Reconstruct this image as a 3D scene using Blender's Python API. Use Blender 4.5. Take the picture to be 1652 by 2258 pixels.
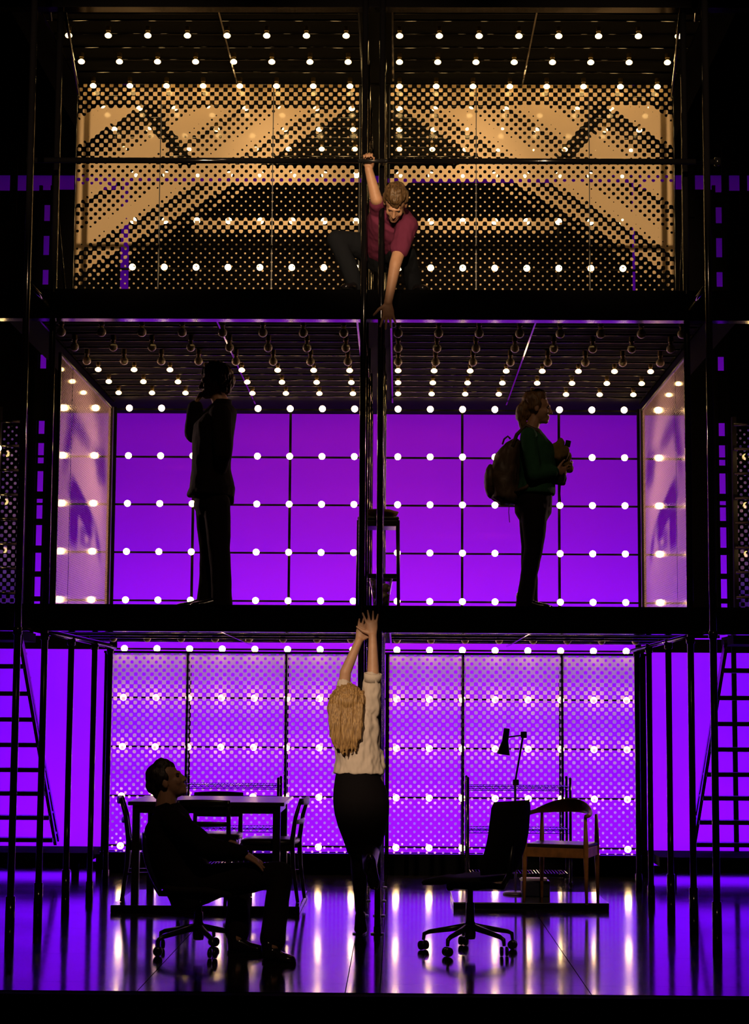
import bpy, bmesh, math, random
from mathutils import Vector, Matrix, noise
random.seed(7)
for o in list(bpy.data.objects):
    bpy.data.objects.remove(o, do_unlink=True)
S = bpy.context.scene
COL = S.collection
V = Vector
PI = math.pi

# ------------------------------------------------------------------ camera
F_PX, TILT, ROLL, YAW = 4046.8, 0.10775, 0.00622, -0.01323
CAM = V((0.212, 0.0, 1.467))
_R = V((math.cos(YAW), -math.sin(YAW), 0)); _F0 = V((math.sin(YAW), math.cos(YAW), 0)); _Z = V((0, 0, 1))
FWD = _F0 * math.cos(TILT) + _Z * math.sin(TILT)
_U = -_F0 * math.sin(TILT) + _Z * math.cos(TILT)
RGT = _R * math.cos(ROLL) + _U * math.sin(ROLL)
UPV = _U * math.cos(ROLL) - _R * math.sin(ROLL)
cam = bpy.data.cameras.new('camera')
cam.sensor_fit = 'HORIZONTAL'; cam.sensor_width = 36.0
cam.lens = F_PX * 36.0 / 1652.0
cam.clip_start = 0.1; cam.clip_end = 200
camo = bpy.data.objects.new('camera', cam); COL.objects.link(camo)
M = Matrix((RGT, UPV, -FWD)).transposed().to_4x4(); M.translation = CAM
camo.matrix_world = M
S.camera = camo

def ray(x, y):
    return (FWD + RGT * ((x - 826) / F_PX) + UPV * ((1129 - y) / F_PX))
def P(x, y, Y):            # photo pixel at depth Y
    d = ray(x, y); return CAM + d * (Y / d.y)
def PZ(x, y, z):           # photo pixel on the height z
    d = ray(x, y); return CAM + d * ((z - CAM.z) / d.z)
def PXm(Y):                # metres for one photo pixel at depth Y
    return Y / F_PX

# ------------------------------------------------------------------ world, lights, exposure
w = bpy.data.worlds.new('world'); S.world = w; w.use_nodes = True
w.node_tree.nodes['Background'].inputs[0].default_value = (0.0012, 0.0005, 0.0009, 1)
w.node_tree.nodes['Background'].inputs[1].default_value = 1.0
S.view_settings.view_transform = 'Standard'; S.view_settings.look = 'None'
S.view_settings.exposure = 0.0; S.view_settings.gamma = 1.0; S.view_settings.use_curve_mapping = False
try:
    S.cycles.use_denoising = True
    S.cycles.max_bounces = 8; S.cycles.transparent_max_bounces = 24
    S.cycles.sample_clamp_indirect = 6.0
except Exception: pass

def area(name, loc, aim, sx, sy, power, col, spread=PI):
    l = bpy.data.lights.new(name, 'AREA'); l.shape = 'RECTANGLE'; l.size = sx; l.size_y = sy
    l.energy = power; l.color = col; l.spread = spread
    o = bpy.data.objects.new(name, l); COL.objects.link(o); o.location = loc
    o.rotation_euler = (V(aim) - V(loc)).to_track_quat('-Z', 'Y').to_euler()
    return o
def spot(name, loc, aim, deg, power, col, blend=0.4, size=0.08):
    l = bpy.data.lights.new(name, 'SPOT'); l.energy = power; l.color = col
    l.spot_size = math.radians(deg); l.spot_blend = blend; l.shadow_soft_size = size
    o = bpy.data.objects.new(name, l); COL.objects.link(o); o.location = loc
    o.rotation_euler = (V(aim) - V(loc)).to_track_quat('-Z', 'Y').to_euler()
    return o

VIOLET = (0.150, 0.002, 1.0)
# cyclorama battens: a ground row on the stage and battens behind each storey
area('cyc_ground_row', (0, 17.75, 0.06), (0, 19.2, 1.05), 10.5, 0.12, 230, VIOLET)
area('cyc_batten_middle', (0, 17.86, 2.28), (0, 19.2, 3.2), 10.5, 0.12, 46, (0.26, 0.002, 1.0))
area('cyc_batten_upper', (0, 17.86, 4.60), (0, 19.2, 5.4), 10.5, 0.12, 14, (0.36, 0.01, 1.0))
# unseen warm lamps added in the wings to brighten the eye screens
for sd in (-1, 1):
    spot('screen_fill', (sd*4.3, 15.9, 3.9), (sd*2.46, 15.3, 3.12), 74, 270, (1.0, 0.62, 0.52), 0.5, 0.12)
# front of house spotlights, plus added fills for the armchair and the figures
WARM = (1.0, 0.70, 0.40)
for sx in (-1.65, 0.0, 1.65):
    spot('panel_spot', (sx * 0.6, -3.0, 5.1), (sx, 14.6, 5.50), 9.5, 7600, WARM, 0.6)
spot('woman_spot', (-2.6, 0.5, 6.0), (-0.08, 12.1, 1.42), 6.2, 4300, (1.0, 0.74, 0.5), 0.5)
spot('climber_spot', (-1.6, -2.0, 6.6), (0.06, 12.3, 4.72), 4.4, 2300, (1.0, 0.72, 0.48), 0.6)

spot('armchair_fill', (3.6, 1.0, 6.4), (1.35, 13.8, 0.45), 3.6, 560, (1.0, 0.66, 0.36), 0.7)  # added spot, only there to warm and lift the teak armchair
spot('front_fill', (1.2, 2.0, 11.6), (0.0, 12.4, 2.2), 30, 520, (1.0, 0.66, 0.40), 0.5, 0.15)  # added weak fill so faces and clothes below do not go black

# ------------------------------------------------------------------ materials
def mat(name, col, rough=0.5, metal=0.0, spec=0.5, bump=0.0, bscale=60.0, var=0.0, vscale=8.0, coat=0.0):
    m = bpy.data.materials.new(name); m.use_nodes = True
    nt = m.node_tree; b = nt.nodes['Principled BSDF']
    b.inputs['Base Color'].default_value = (*col, 1); b.inputs['Roughness'].default_value = rough
    b.inputs['Metallic'].default_value = metal; b.inputs['Specular IOR Level'].default_value = spec
    b.inputs['Coat Weight'].default_value = coat
    tc = nt.nodes.new('ShaderNodeTexCoord')
    if var > 0:
        n = nt.nodes.new('ShaderNodeTexNoise'); n.inputs['Scale'].default_value = vscale; n.inputs['Detail'].default_value = 5
        r = nt.nodes.new('ShaderNodeValToRGB')
        r.color_ramp.elements[0].color = (*[c * (1 - var) for c in col], 1)
        r.color_ramp.elements[1].color = (*[min(1, c * (1 + var)) for c in col], 1)
        r.color_ramp.elements[0].position = 0.3; r.color_ramp.elements[1].position = 0.7
        nt.links.new(tc.outputs['Object'], n.inputs['Vector']); nt.links.new(n.outputs['Fac'], r.inputs['Fac'])
        nt.links.new(r.outputs['Color'], b.inputs['Base Color'])
    if bump > 0:
        n2 = nt.nodes.new('ShaderNodeTexNoise'); n2.inputs['Scale'].default_value = bscale; n2.inputs['Detail'].default_value = 4
        bp = nt.nodes.new('ShaderNodeBump'); bp.inputs['Strength'].default_value = bump; bp.inputs['Distance'].default_value = 0.01
        nt.links.new(tc.outputs['Object'], n2.inputs['Vector']); nt.links.new(n2.outputs['Fac'], bp.inputs['Height'])
        nt.links.new(bp.outputs['Normal'], b.inputs['Normal'])
    return m

def emis(name, col, strength):
    m = bpy.data.materials.new(name); m.use_nodes = True; nt = m.node_tree; nt.nodes.clear()
    o = nt.nodes.new('ShaderNodeOutputMaterial'); e = nt.nodes.new('ShaderNodeEmission')
    e.inputs[0].default_value = (*col, 1); e.inputs[1].default_value = strength
    nt.links.new(e.outputs[0], o.inputs[0]); return m

def halftone(name, col, pitch, transl=0.45, rough=0.5):
    """clear sheet printed with a diagonal dot screen; the mesh attribute 'tone' is the printed coverage"""
    m = bpy.data.materials.new(name); m.use_nodes = True; nt = m.node_tree; nt.nodes.clear()
    N = nt.nodes.new; L = nt.links.new
    out = N('ShaderNodeOutputMaterial')
    uv = N('ShaderNodeAttribute'); uv.attribute_name = 'sheet'
    sep = N('ShaderNodeSeparateXYZ'); L(uv.outputs['Vector'], sep.inputs[0])
    def mth(op, a, b=None):
        n = N('ShaderNodeMath'); n.operation = op
        for i, v in enumerate((a, b)):
            if v is None: continue
            if isinstance(v, (int, float)): n.inputs[i].default_value = v
            else: L(v, n.inputs[i])
        return n.outputs[0]
    # hand-cut unevenness of the dots
    nz = N('ShaderNodeTexNoise'); nz.inputs['Scale'].default_value = 0.35 / pitch; nz.inputs['Detail'].default_value = 2
    L(uv.outputs['Vector'], nz.inputs['Vector'])
    k = 2 * PI / pitch
    a = mth('COSINE', mth('MULTIPLY', mth('ADD', sep.outputs[0], sep.outputs[1]), k))
    b = mth('COSINE', mth('MULTIPLY', mth('SUBTRACT', sep.outputs[0], sep.outputs[1]), k))
    g = mth('MULTIPLY', mth('ADD', a, b), 0.5)
    tone = N('ShaderNodeAttribute'); tone.attribute_name = 'tone'
    t0 = mth('ADD', tone.outputs['Fac'], mth('MULTIPLY', mth('SUBTRACT', nz.outputs['Fac'], 0.5), 0.10))
    thr = mth('SUBTRACT', 1.0, mth('MULTIPLY', t0, 2.0))
    msk = N('ShaderNodeMapRange'); msk.interpolation_type = 'SMOOTHSTEP'
    L(mth('SUBTRACT', g, thr), msk.inputs['Value'])
    msk.inputs['From Min'].default_value = -0.06; msk.inputs['From Max'].default_value = 0.06
    df = N('ShaderNodeBsdfDiffuse'); df.inputs[0].default_value = (*col, 1)
    tr = N('ShaderNodeBsdfTranslucent'); tr.inputs[0].default_value = (*col, 1)
    pm = N('ShaderNodeMixShader'); pm.inputs[0].default_value = transl; L(df.outputs[0], pm.inputs[1]); L(tr.outputs[0], pm.inputs[2])
    tp = N('ShaderNodeBsdfTransparent'); tp.inputs[0].default_value = (0.93, 0.93, 0.93, 1)
    mx = N('ShaderNodeMixShader'); L(msk.outputs[0], mx.inputs[0]); L(tp.outputs[0], mx.inputs[1]); L(pm.outputs[0], mx.inputs[2])
    gl = N('ShaderNodeBsdfGlossy'); gl.inputs['Roughness'].default_value = 0.06; gl.inputs[0].default_value = (1, 1, 1, 1)
    lw = N('ShaderNodeLayerWeight'); lw.inputs[0].default_value = .5
    fr = N('ShaderNodeMath'); fr.operation = 'MULTIPLY_ADD'; L(mth('POWER', lw.outputs['Facing'], 5.0), fr.inputs[0]); fr.inputs[1].default_value = .85; fr.inputs[2].default_value = .03
    m2 = N('ShaderNodeMixShader'); L(fr.outputs[0], m2.inputs[0]); L(mx.outputs[0], m2.inputs[1]); L(gl.outputs[0], m2.inputs[2])
    L(m2.outputs[0], out.inputs[0])
    return m

M_ = {}
M_['steel'] = mat('black gloss steel', (0.005, 0.0045, 0.005), 0.10, 0.0, 0.6, bump=0.02, bscale=30)
M_['steel2'] = mat('black satin steel', (0.012, 0.011, 0.012), 0.32, 0.0, 0.5, bump=0.03)
M_['matte'] = mat('black matte paint', (0.0015, 0.0013, 0.0015), 0.9, 0.0, 0.05, bump=0.05)
M_['drape'] = mat('black velour', (0.002, 0.0016, 0.0018), 0.95, 0.0, 0.05, bump=0.2, bscale=15)
M_['cyc'] = mat('violet cyclorama cloth', (0.72, 0.035, 0.92), 0.95, 0.0, 0.0, bump=0.03, bscale=4)
M_['lit'] = emis('lit bulb glass', (1.0, 0.62, 0.24), 36.0)
M_['litc'] = emis('lit ceiling bulb glass', (1.0, 0.62, 0.22), 14.0)
M_['unlit'] = mat('frosted unlit bulb glass', (0.75, 0.66, 0.36), 0.25, 0.0, 0.6, bump=0.02)
M_['socket'] = mat('brass socket', (0.20, 0.14, 0.05), 0.3, 0.8, 0.5, bump=0.04)
M_['print3'] = halftone('upper halftone print', (0.86, 0.62, 0.36), 0.0722, 0.30)
M_['print2'] = halftone('eye halftone print', (0.80, 0.56, 0.50), 0.036, 0.45)
M_['print1'] = halftone('lower halftone print', (0.62, 0.50, 0.86), 0.0738, 0.65)

def floor_mat():
    m = bpy.data.materials.new('black gloss stage floor'); m.use_nodes = True; nt = m.node_tree; b = nt.nodes['Principled BSDF']
    b.inputs['Base Color'].default_value = (0.012, 0.010, 0.012, 1); b.inputs['Specular IOR Level'].default_value = 0.9; b.inputs['IOR'].default_value = 1.9
    tc = nt.nodes.new('ShaderNodeTexCoord')
    n = nt.nodes.new('ShaderNodeTexNoise'); n.inputs['Scale'].default_value = 3.0; n.inputs['Detail'].default_value = 6
    r = nt.nodes.new('ShaderNodeMapRange'); r.inputs['To Min'].default_value = 0.07; r.inputs['To Max'].default_value = 0.14
    nt.links.new(tc.outputs['Object'], n.inputs['Vector']); nt.links.new(n.outputs['Fac'], r.inputs['Value']); nt.links.new(r.outputs[0], b.inputs['Roughness'])
    n2 = nt.nodes.new('ShaderNodeTexNoise'); n2.inputs['Scale'].default_value = 9.0; n2.inputs['Detail'].default_value = 2
    bp = nt.nodes.new('ShaderNodeBump'); bp.inputs['Strength'].default_value = 0.05; bp.inputs['Distance'].default_value = 0.004
    nt.links.new(tc.outputs['Object'], n2.inputs['Vector']); nt.links.new(n2.outputs['Fac'], bp.inputs['Height']); nt.links.new(bp.outputs[0], b.inputs['Normal'])
    return m
M_['floor'] = floor_mat()

# ------------------------------------------------------------------ mesh helpers
def perp(d):
    d = V(d).normalized()
    a = V((0, 0, 1)) if abs(d.z) < 0.9 else V((1, 0, 0))
    u = d.cross(a).normalized(); return u, d.cross(u).normalized()

class MB:
    def __init__(s): s.v = []; s.f = []
    def add(s, vs, fs):
        n = len(s.v); s.v += [V(p) for p in vs]; s.f += [tuple(i + n for i in f) for f in fs]; return s
    def box(s, a, b):
        x0, y0, z0 = a; x1, y1, z1 = b
        return s.add([(x0,y0,z0),(x1,y0,z0),(x1,y1,z0),(x0,y1,z0),(x0,y0,z1),(x1,y0,z1),(x1,y1,z1),(x0,y1,z1)],
                     [(0,3,2,1),(4,5,6,7),(0,1,5,4),(1,2,6,5),(2,3,7,6),(3,0,4,7)])
    def bar(s, p, q, wx, wz, up=(0,0,1)):      # rectangular bar from p to q
        p, q = V(p), V(q); d = (q - p).normalized(); up = V(up)
        if abs(d.dot(up)) > 0.98: up = V((0, 1, 0))
        u = d.cross(up).normalized(); n = u.cross(d).normalized()
        vs = [c + u * (a * wx / 2) + n * (b * wz / 2) for c in (p, q) for a, b in ((-1,-1),(1,-1),(1,1),(-1,1))]
        return s.add(vs, [(0,3,2,1),(4,5,6,7),(0,1,5,4),(1,2,6,5),(2,3,7,6),(3,0,4,7)])
    def tube(s, pts, r, n=10, closed=False):
        pts = [V(p) for p in pts]; rr = r if isinstance(r, (list, tuple)) else [r] * len(pts)
        rings = []; u = None
        for i, p in enumerate(pts):
            a = pts[max(i-1, 0)]; b = pts[min(i+1, len(pts)-1)]
            if closed: a = pts[i-1]; b = pts[(i+1) % len(pts)]
            d = (b - a).normalized()
            if u is None: u, _ = perp(d)
            u = (u - d * u.dot(d)).normalized(); v = d.cross(u)
            rings.append([p + (u * math.cos(2*PI*k/n) + v * math.sin(2*PI*k/n)) * rr[i] for k in range(n)])
        vs = [q for g in rings for q in g]; fs = []
        m = len(rings)
        for i in range(m if closed else m-1):
            j = (i+1) % m
            for k in range(n): fs.append((i*n+k, i*n+(k+1) % n, j*n+(k+1) % n, j*n+k))
        if not closed:
            fs.append(tuple(range(n-1, -1, -1))); fs.append(tuple((m-1)*n+k for k in range(n)))
        return s.add(vs, fs)
    def cyl(s, p, q, r0, r1=None, n=14): return s.tube([p, q], [r0, r0 if r1 is None else r1], n)
    def lathe(s, o, prof, n=20, axis=(0,0,1)):
        o = V(o); ax = V(axis).normalized(); u, v = perp(ax)
        vs = []; fs = []
        for r, h in prof:
            for k in range(n): vs.append(o + ax*h + (u*math.cos(2*PI*k/n) + v*math.sin(2*PI*k/n)) * max(r, 1e-5))
        for i in range(len(prof)-1):
            for k in range(n): fs.append((i*n+k, i*n+(k+1) % n, (i+1)*n+(k+1) % n, (i+1)*n+k))
        fs.append(tuple(range(n-1, -1, -1))); fs.append(tuple((len(prof)-1)*n+k for k in range(n)))
        return s.add(vs, fs)
    def ell(s, c, ax, nu=14, nv=9):            # ellipsoid, ax = three semi-axis vectors
        c = V(c); a, b, d = [V(x) for x in ax]; vs = []; fs = []
        for i in range(1, nv):
            t = PI*i/nv
            for k in range(nu):
                f = 2*PI*k/nu
                vs.append(c + a*(math.sin(t)*math.cos(f)) + b*(math.sin(t)*math.sin(f)) + d*math.cos(t))
        top = len(vs); vs.append(c + d); bot = len(vs); vs.append(c - d)
        for i in range(nv-2):
            for k in range(nu): fs.append((i*nu+k, (i+1)*nu+k, (i+1)*nu+(k+1) % nu, i*nu+(k+1) % nu))
        for k in range(nu):
            fs.append((top, k, (k+1) % nu)); fs.append((bot, (nv-2)*nu+(k+1) % nu, (nv-2)*nu+k))
        return s.add(vs, fs)
    def sph(s, c, r, nu=12, nv=8): return s.ell(c, ((r,0,0),(0,r,0),(0,0,r)), nu, nv)
    def cap(s, p, q, r0, r1, n=12):            # tapered capsule
        p, q = V(p), V(q); d = q - p
        if d.length < 1e-5: return s.sph(p, r0)
        s.tube([p, q], [r0, r1], n); s.sph(p, r0, n, 8); s.sph(q, r1, n, 8); return s
    def loft(s, rings, n=20):                  # rings: (centre, u_vec, v_vec)
        vs = []; fs = []
        for c, u, v in rings:
            for k in range(n): vs.append(V(c) + V(u)*math.cos(2*PI*k/n) + V(v)*math.sin(2*PI*k/n))
        for i in range(len(rings)-1):
            for k in range(n): fs.append((i*n+k, i*n+(k+1) % n, (i+1)*n+(k+1) % n, (i+1)*n+k))
        fs.append(tuple(range(n-1, -1, -1))); fs.append(tuple((len(rings)-1)*n+k for k in range(n)))
        return s.add(vs, fs)
    def prism(s, poly, depth_vec):             # planar polygon (list of points) given thickness
        n = len(poly); d = V(depth_vec); vs = [V(p) for p in poly] + [V(p) + d for p in poly]
        fs = [tuple(range(n)), tuple(range(2*n-1, n-1, -1))] + [(i, i+n, (i+1) % n + n, (i+1) % n) for i in range(n)]
        return s.add(vs, fs)
    def mesh(s, name, origin=(0,0,0), smooth=False):
        o = V(origin); me = bpy.data.meshes.new(name)
        me.from_pydata([tuple(p - o) for p in s.v], [], s.f); me.update()
        bm = bmesh.new(); bm.from_mesh(me); bmesh.ops.recalc_face_normals(bm, faces=bm.faces); bm.to_mesh(me); bm.free()
        if smooth:
            for p in me.polygons: p.use_smooth = True
        return me
    def build(s, name, m, parent=None, smooth=False, bevel=0.0, origin=None):
        wo = V((0,0,0))
        if parent is not None:
            wo = V(parent['_w']) if '_w' in parent else V((0,0,0))
        elif origin is not None: wo = V(origin)
        me = s.mesh(name, wo, smooth)
        return place(name, me, m, parent, wo if parent is None else None, bevel)

def place(name, me, m, parent=None, loc=None, bevel=0.0, auto=True):
    o = bpy.data.objects.new(name, me); COL.objects.link(o)
    if m is not None and not me.materials: me.materials.append(m)
    if parent is not None: o.parent = parent; o['_w'] = parent['_w'] if '_w' in parent else (0,0,0)
    else:
        o.location = loc if loc is not None else (0,0,0); o['_w'] = tuple(o.location)
    if bevel > 0:
        b = o.modifiers.new('bevel', 'BEVEL'); b.width = bevel; b.segments = 2; b.limit_method = 'ANGLE'
    return o
def tag(o, label=None, cat=None, group=None, kind=None):
    if label: o['label'] = label
    if cat: o['category'] = cat
    if group: o['group'] = group
    if kind: o['kind'] = kind
    return o
def empty(name, loc=(0,0,0)):
    o = bpy.data.objects.new(name, None); COL.objects.link(o); o.location = loc; o['_w'] = tuple(V(loc)); o.empty_display_size = 0.1
    return o
def thing(name, loc, label, cat, group=None): return tag(empty(name, loc), label, cat, group)
def struct(name, loc=(0,0,0), label=None): return tag(empty(name, loc), label, None, None, 'structure')

# ------------------------------------------------------------------ the set: main dimensions
F2, F3, F3D = 2.173, 4.327, 4.372            # storey floors above the stage
YF = 12.40                       # front edge of the storeys
YW = 16.87                       # bulb wall
ZROW0, DZROW = 6.491, 0.4471     # bulb rows of the back wall
ZC3 = 6.53                       # upper ceiling bulbs
STOREY = 5 * DZROW
LCOL = [-2.302 + 0.3*c for c in range(8)]
RCOL = [0.202 + 0.3*c for c in range(8)]
HALF = 2.46

# stage floor: base slab and panels
fl = tag(MB().box((-9, 9.82, -0.30), (9, 24.0, -0.021)).build('floor', M_['matte']), 'black stage floor laid in glossy panels', None, None, 'structure')
seamX = [-9.0, -4.4]
for (sx_, sy_) in ((303, 2185), (762, 2185), (838, 2187), (1300, 2187)): seamX.append(PZ(sx_, sy_, 0).x)
seamX += [4.4, 9.0]
seamY = [9.80] + [PZ(826, yy, 0).y for yy in (2170, 2108, 2052, 2017, 1980)] + [15.4, 16.6, 18.0, 20.0, 24.0]
for i in range(len(seamX)-1):
    for j in range(len(seamY)-1):
        MB().box((seamX[i]+.0025, seamY[j]+.0012, -0.02), (seamX[i+1]-.0025, seamY[j+1]-.0012, 0.0)).build('floor_panel', M_['floor'], fl)
# stage front (apron drop) with pipes on it
ap = tag(MB().box((-9, 9.70, -1.2), (9, 9.80, -0.004)).build('trim_1', M_['matte']), 'matte black fascia along the front of the stage', None, None, 'structure')
for (xa, xb, xc, yy) in ((254, 475, 367, 2227), (1125, 1345, 1232, 2231)):
    a, b, c = P(xa, yy, 9.66), P(xb, yy, 9.66), P(xc, yy, 9.66)
    t = thing('fascia_pipe', a, 'thin dark pipe with a coupler on the stage fascia below ' + ('the seated man' if xa < 800 else 'the empty office chair'), 'pipe')
    MB().cyl(a, b, 0.006).build('pipe', M_['steel2'], t, True)
    MB().box(c - V((.03,.014,.012)), c + V((.03,.04,.012))).build('coupler', M_['steel'], t, bevel=.003)

# cyclorama
tag(MB().box((-9, 19.2, -0.3), (9, 19.25, 9.0)).build('wall_back', M_['cyc']), 'violet lit cyclorama cloth behind the whole set', None, None, 'structure')

# storey floors with fascia beams, ceilings with joists
def storey(n, ztop, zbot, name, lab):
    dk = ztop - .06 if n == 2 else F3D - .028
    f = tag(MB().box((-HALF-.25, YF+.10, dk), (HALF+.25, 17.72, ztop if n == 2 else F3D)).build('floor_'+name, M_['matte']), lab, None, None, 'structure')
    MB().box((-4.6, YF, zbot+.004), (4.6, YF+.10, ztop)).build('fascia_beam', M_['drape'], f)
    MB().box((-4.6, YF+.001, zbot), (4.6, YF+.10, zbot+.004)).build('soffit_strip', M_['steel'], f)
    return f
fm = storey(2, F2, 1.990, 'middle', 'black floor deck of the middle storey with its fascia beam')
fu = storey(3, F3, 4.140, 'upper', 'black floor deck of the upper storey with its fascia beam')
roof = tag(MB().box((-HALF-.25, YF+.10, 6.66), (HALF+.25, 17.05, 6.72)).build('ceiling_upper', M_['matte']), 'black roof deck over the upper storey', None, None, 'structure')
MB().box((-4.6, YF, 6.369), (4.6, YF+.10, 6.72)).build('fascia_beam', M_['drape'], roof)
MB().box((-4.6, YF+.001, 6.365), (4.6, YF+.10, 6.369)).build('soffit_strip', M_['steel'], roof)

def joists(parent, z, ylist, r=0.008):
    for y in ylist:
        for (a, b) in ((-HALF+.02, -0.10), (0.15, HALF-.02)):
            MB().cyl((a, y, z), (b, y, z), r, n=8).build('joist', M_['steel'], parent, True)
    for x in (-1.13, 1.37-.16):
        MB().bar((x, YF+.12, z-.02), (x, 16.9, z-.02), .012, .016).build('crossbar', M_['steel'], parent)
    for x in (-HALF+.01, HALF-.01, -0.10, 0.15):
        MB().bar((x, YF+.12, z), (x, 16.9, z), .014, .024).build('crossbar', M_['steel'], parent)
YJ = [13.11, 13.25, 13.53, 13.81, 14.09, 14.37, 14.65, 14.93, 15.21, 15.5, 15.78, 16.06, 16.34, 16.62]
joists(roof, 6.60, YJ)
joists(fu, 4.330, [12.75, 12.93] + YJ)
joists(fm, 2.06+.02, [14.65, 15.21, 15.78, 16.34, 16.62])

# ------------------------------------------------------------------ bulbs
def bulb_mesh(r, flat=1.0):
    m = MB(); prof = []
    for i in range(9):
        t = PI * i / 8 * 0.86 + PI * 0.0
        prof.append((r * math.sin(t), -r * math.cos(t) * flat))
    prof.append((r * 0.42, r * flat * 1.08))
    m.lathe((0,0,0), prof, 20); return m.mesh('bulb_glass', smooth=True)
def socket_mesh(r, h0, h1):
    m = MB(); m.lathe((0,0,0), [(r*.46, h0), (r*.5, h0 + (h1-h0)*.3), (r*.62, h0 + (h1-h0)*.32), (r*.62, h1)], 10); return m.mesh('bulb_socket', smooth=False)
BW = bulb_mesh(0.030); BW.materials.append(M_['lit'])
SW = socket_mesh(0.030, 0.028, 0.066); SW.materials.append(M_['socket'])
BC = bulb_mesh(0.026, 0.70); BC.materials.append(M_['litc'])
SC = socket_mesh(0.030, 0.018, 0.070); SC.materials.append(M_['socket'])
BU = bulb_mesh(0.034, 1.0); BU.materials.append(M_['unlit'])
SU = socket_mesh(0.034, 0.032, 0.100); SU.materials.append(M_['socket'])
def bulb(loc, glass, sock, rot, label, group, cat='bulb', name='light_bulb'):
    o = bpy.data.objects.new(name, glass); COL.objects.link(o); o.location = loc; o.rotation_euler = rot
    tag(o, label, cat, group)
    s = bpy.data.objects.new('socket', sock); COL.objects.link(s); s.parent = o
    return o
ROWN = ['top', 'second', 'third', 'fourth', 'bottom']
RX = (-PI/2, 0, 0)     # local +z (socket) points away from the audience (+y)
for r in range(15):
    if r in (3, 4): continue
    st = ['upper', 'middle', 'lower'][r // 5]; k = r % 5
    lab = f'lit round bulb in the {ROWN[k]} bulb row of the {st} storey back wall'
    for x in LCOL + RCOL:
        bulb((x, YW, ZROW0 - r*DZROW), BW, SW, RX, lab, f'{ROWN[k]} bulb row of the {st} storey back wall')
CR = [13.386 + 0.5627*i for i in range(6)]
ORD = ['first', 'second', 'third', 'fourth', 'fifth', 'sixth']
for i, y in enumerate(CR):
    for x in LCOL + RCOL:
        bulb((x, y, ZC3), BC, SC, (0, 0, 0), f'lit ceiling bulb in the {ORD[i]} row behind the front beam, upper storey', f'{ORD[i]} ceiling bulb row of the upper storey', name='ceiling_bulb')
        if i >= 3:
            bulb((x, y, ZC3 - STOREY - .012), BC, SC, (0, 0, 0), f'lit ceiling bulb in the {ORD[i]} row behind the front beam, middle storey', f'{ORD[i]} ceiling bulb row of the middle storey', name='ceiling_bulb')
        else:
            bulb((x, y, ZC3 - STOREY - .045), BU, SU, (0, 0, 0), f'unlit frosted globe bulb in the {ORD[i]} row behind the front beam, middle storey', f'{ORD[i]} ceiling bulb row of the middle storey', name='ceiling_bulb')
for x in LCOL + RCOL:
    bulb((x, CR[5], ZC3 - 2*STOREY + .028), BU, SU, (0, 0, 0), 'unlit globe bulb under the deck over the lower storey', 'ceiling bulb row of the lower storey', name='ceiling_bulb')

# bulb wall frames: battens and mullions
for si, st in enumerate(('upper', 'middle', 'lower')):
    wl = struct('wall_back_' + st, (0, 0, 0), f'open bulb wall frame of the {st} storey, thin battens over the violet cloth')
    rows = [r for r in range(si*5, si*5+5)]
    for r in rows:
        z = ZROW0 - r*DZROW
        for c in (LCOL, RCOL):
            MB().box((c[0]-.16, YW+.064, z-.008), (c[-1]+.16, YW+.090, z+.008)).build('batten', M_['matte'], wl)
    z1 = ZROW0 - rows[0]*DZROW + .02; z0 = ZROW0 - rows[-1]*DZROW - .06
    for c in (LCOL, RCOL):
        for x in (c[0]-.15, c[2], c[5], c[-1]+.15):
            wd = .045 if x in (c[0]-.15, c[-1]+.15) else .022
            MB().box((x-wd/2, YW+.066, z0), (x+wd/2, YW+.098, z1)).build('mullion', M_['matte'], wl)

# ------------------------------------------------------------------ halftone panels
def sheet(name, o, u, v, nu, nv, fn, m, parent=None, thick=0.004):
    """printed sheet: o corner, u and v full-length edge vectors, fn(a,b) coverage with a,b in metres along the edges"""
    o, u, v = V(o), V(u), V(v); lu, lv = u.length, v.length
    nrm = u.cross(v).normalized() * thick
    vs = []; tone = []; uvw = []; fs = []
    for j in range(nv+1):
        for i in range(nu+1):
            a, b = i/nu, j/nv
            vs.append(o + u*a + v*b); tone.append(fn(a*lu, b*lv)); uvw.append((a*lu, b*lv, 0))
    for j in range(nv):
        for i in range(nu):
            k = j*(nu+1)+i; fs.append((k, k+1, k+nu+2, k+nu+1))
    wo = V(parent['_w']) if parent is not None else V((0,0,0))
    me = bpy.data.meshes.new(name); me.from_pydata([tuple(p-wo) for p in vs], [], fs); me.update()
    at = me.attributes.new('tone', 'FLOAT', 'POINT'); at.data.foreach_set('value', tone)
    av = me.attributes.new('sheet', 'FLOAT_VECTOR', 'POINT'); av.data.foreach_set('vector', [c for p in uvw for c in p])
    return place(name, me, m, parent)

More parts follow.
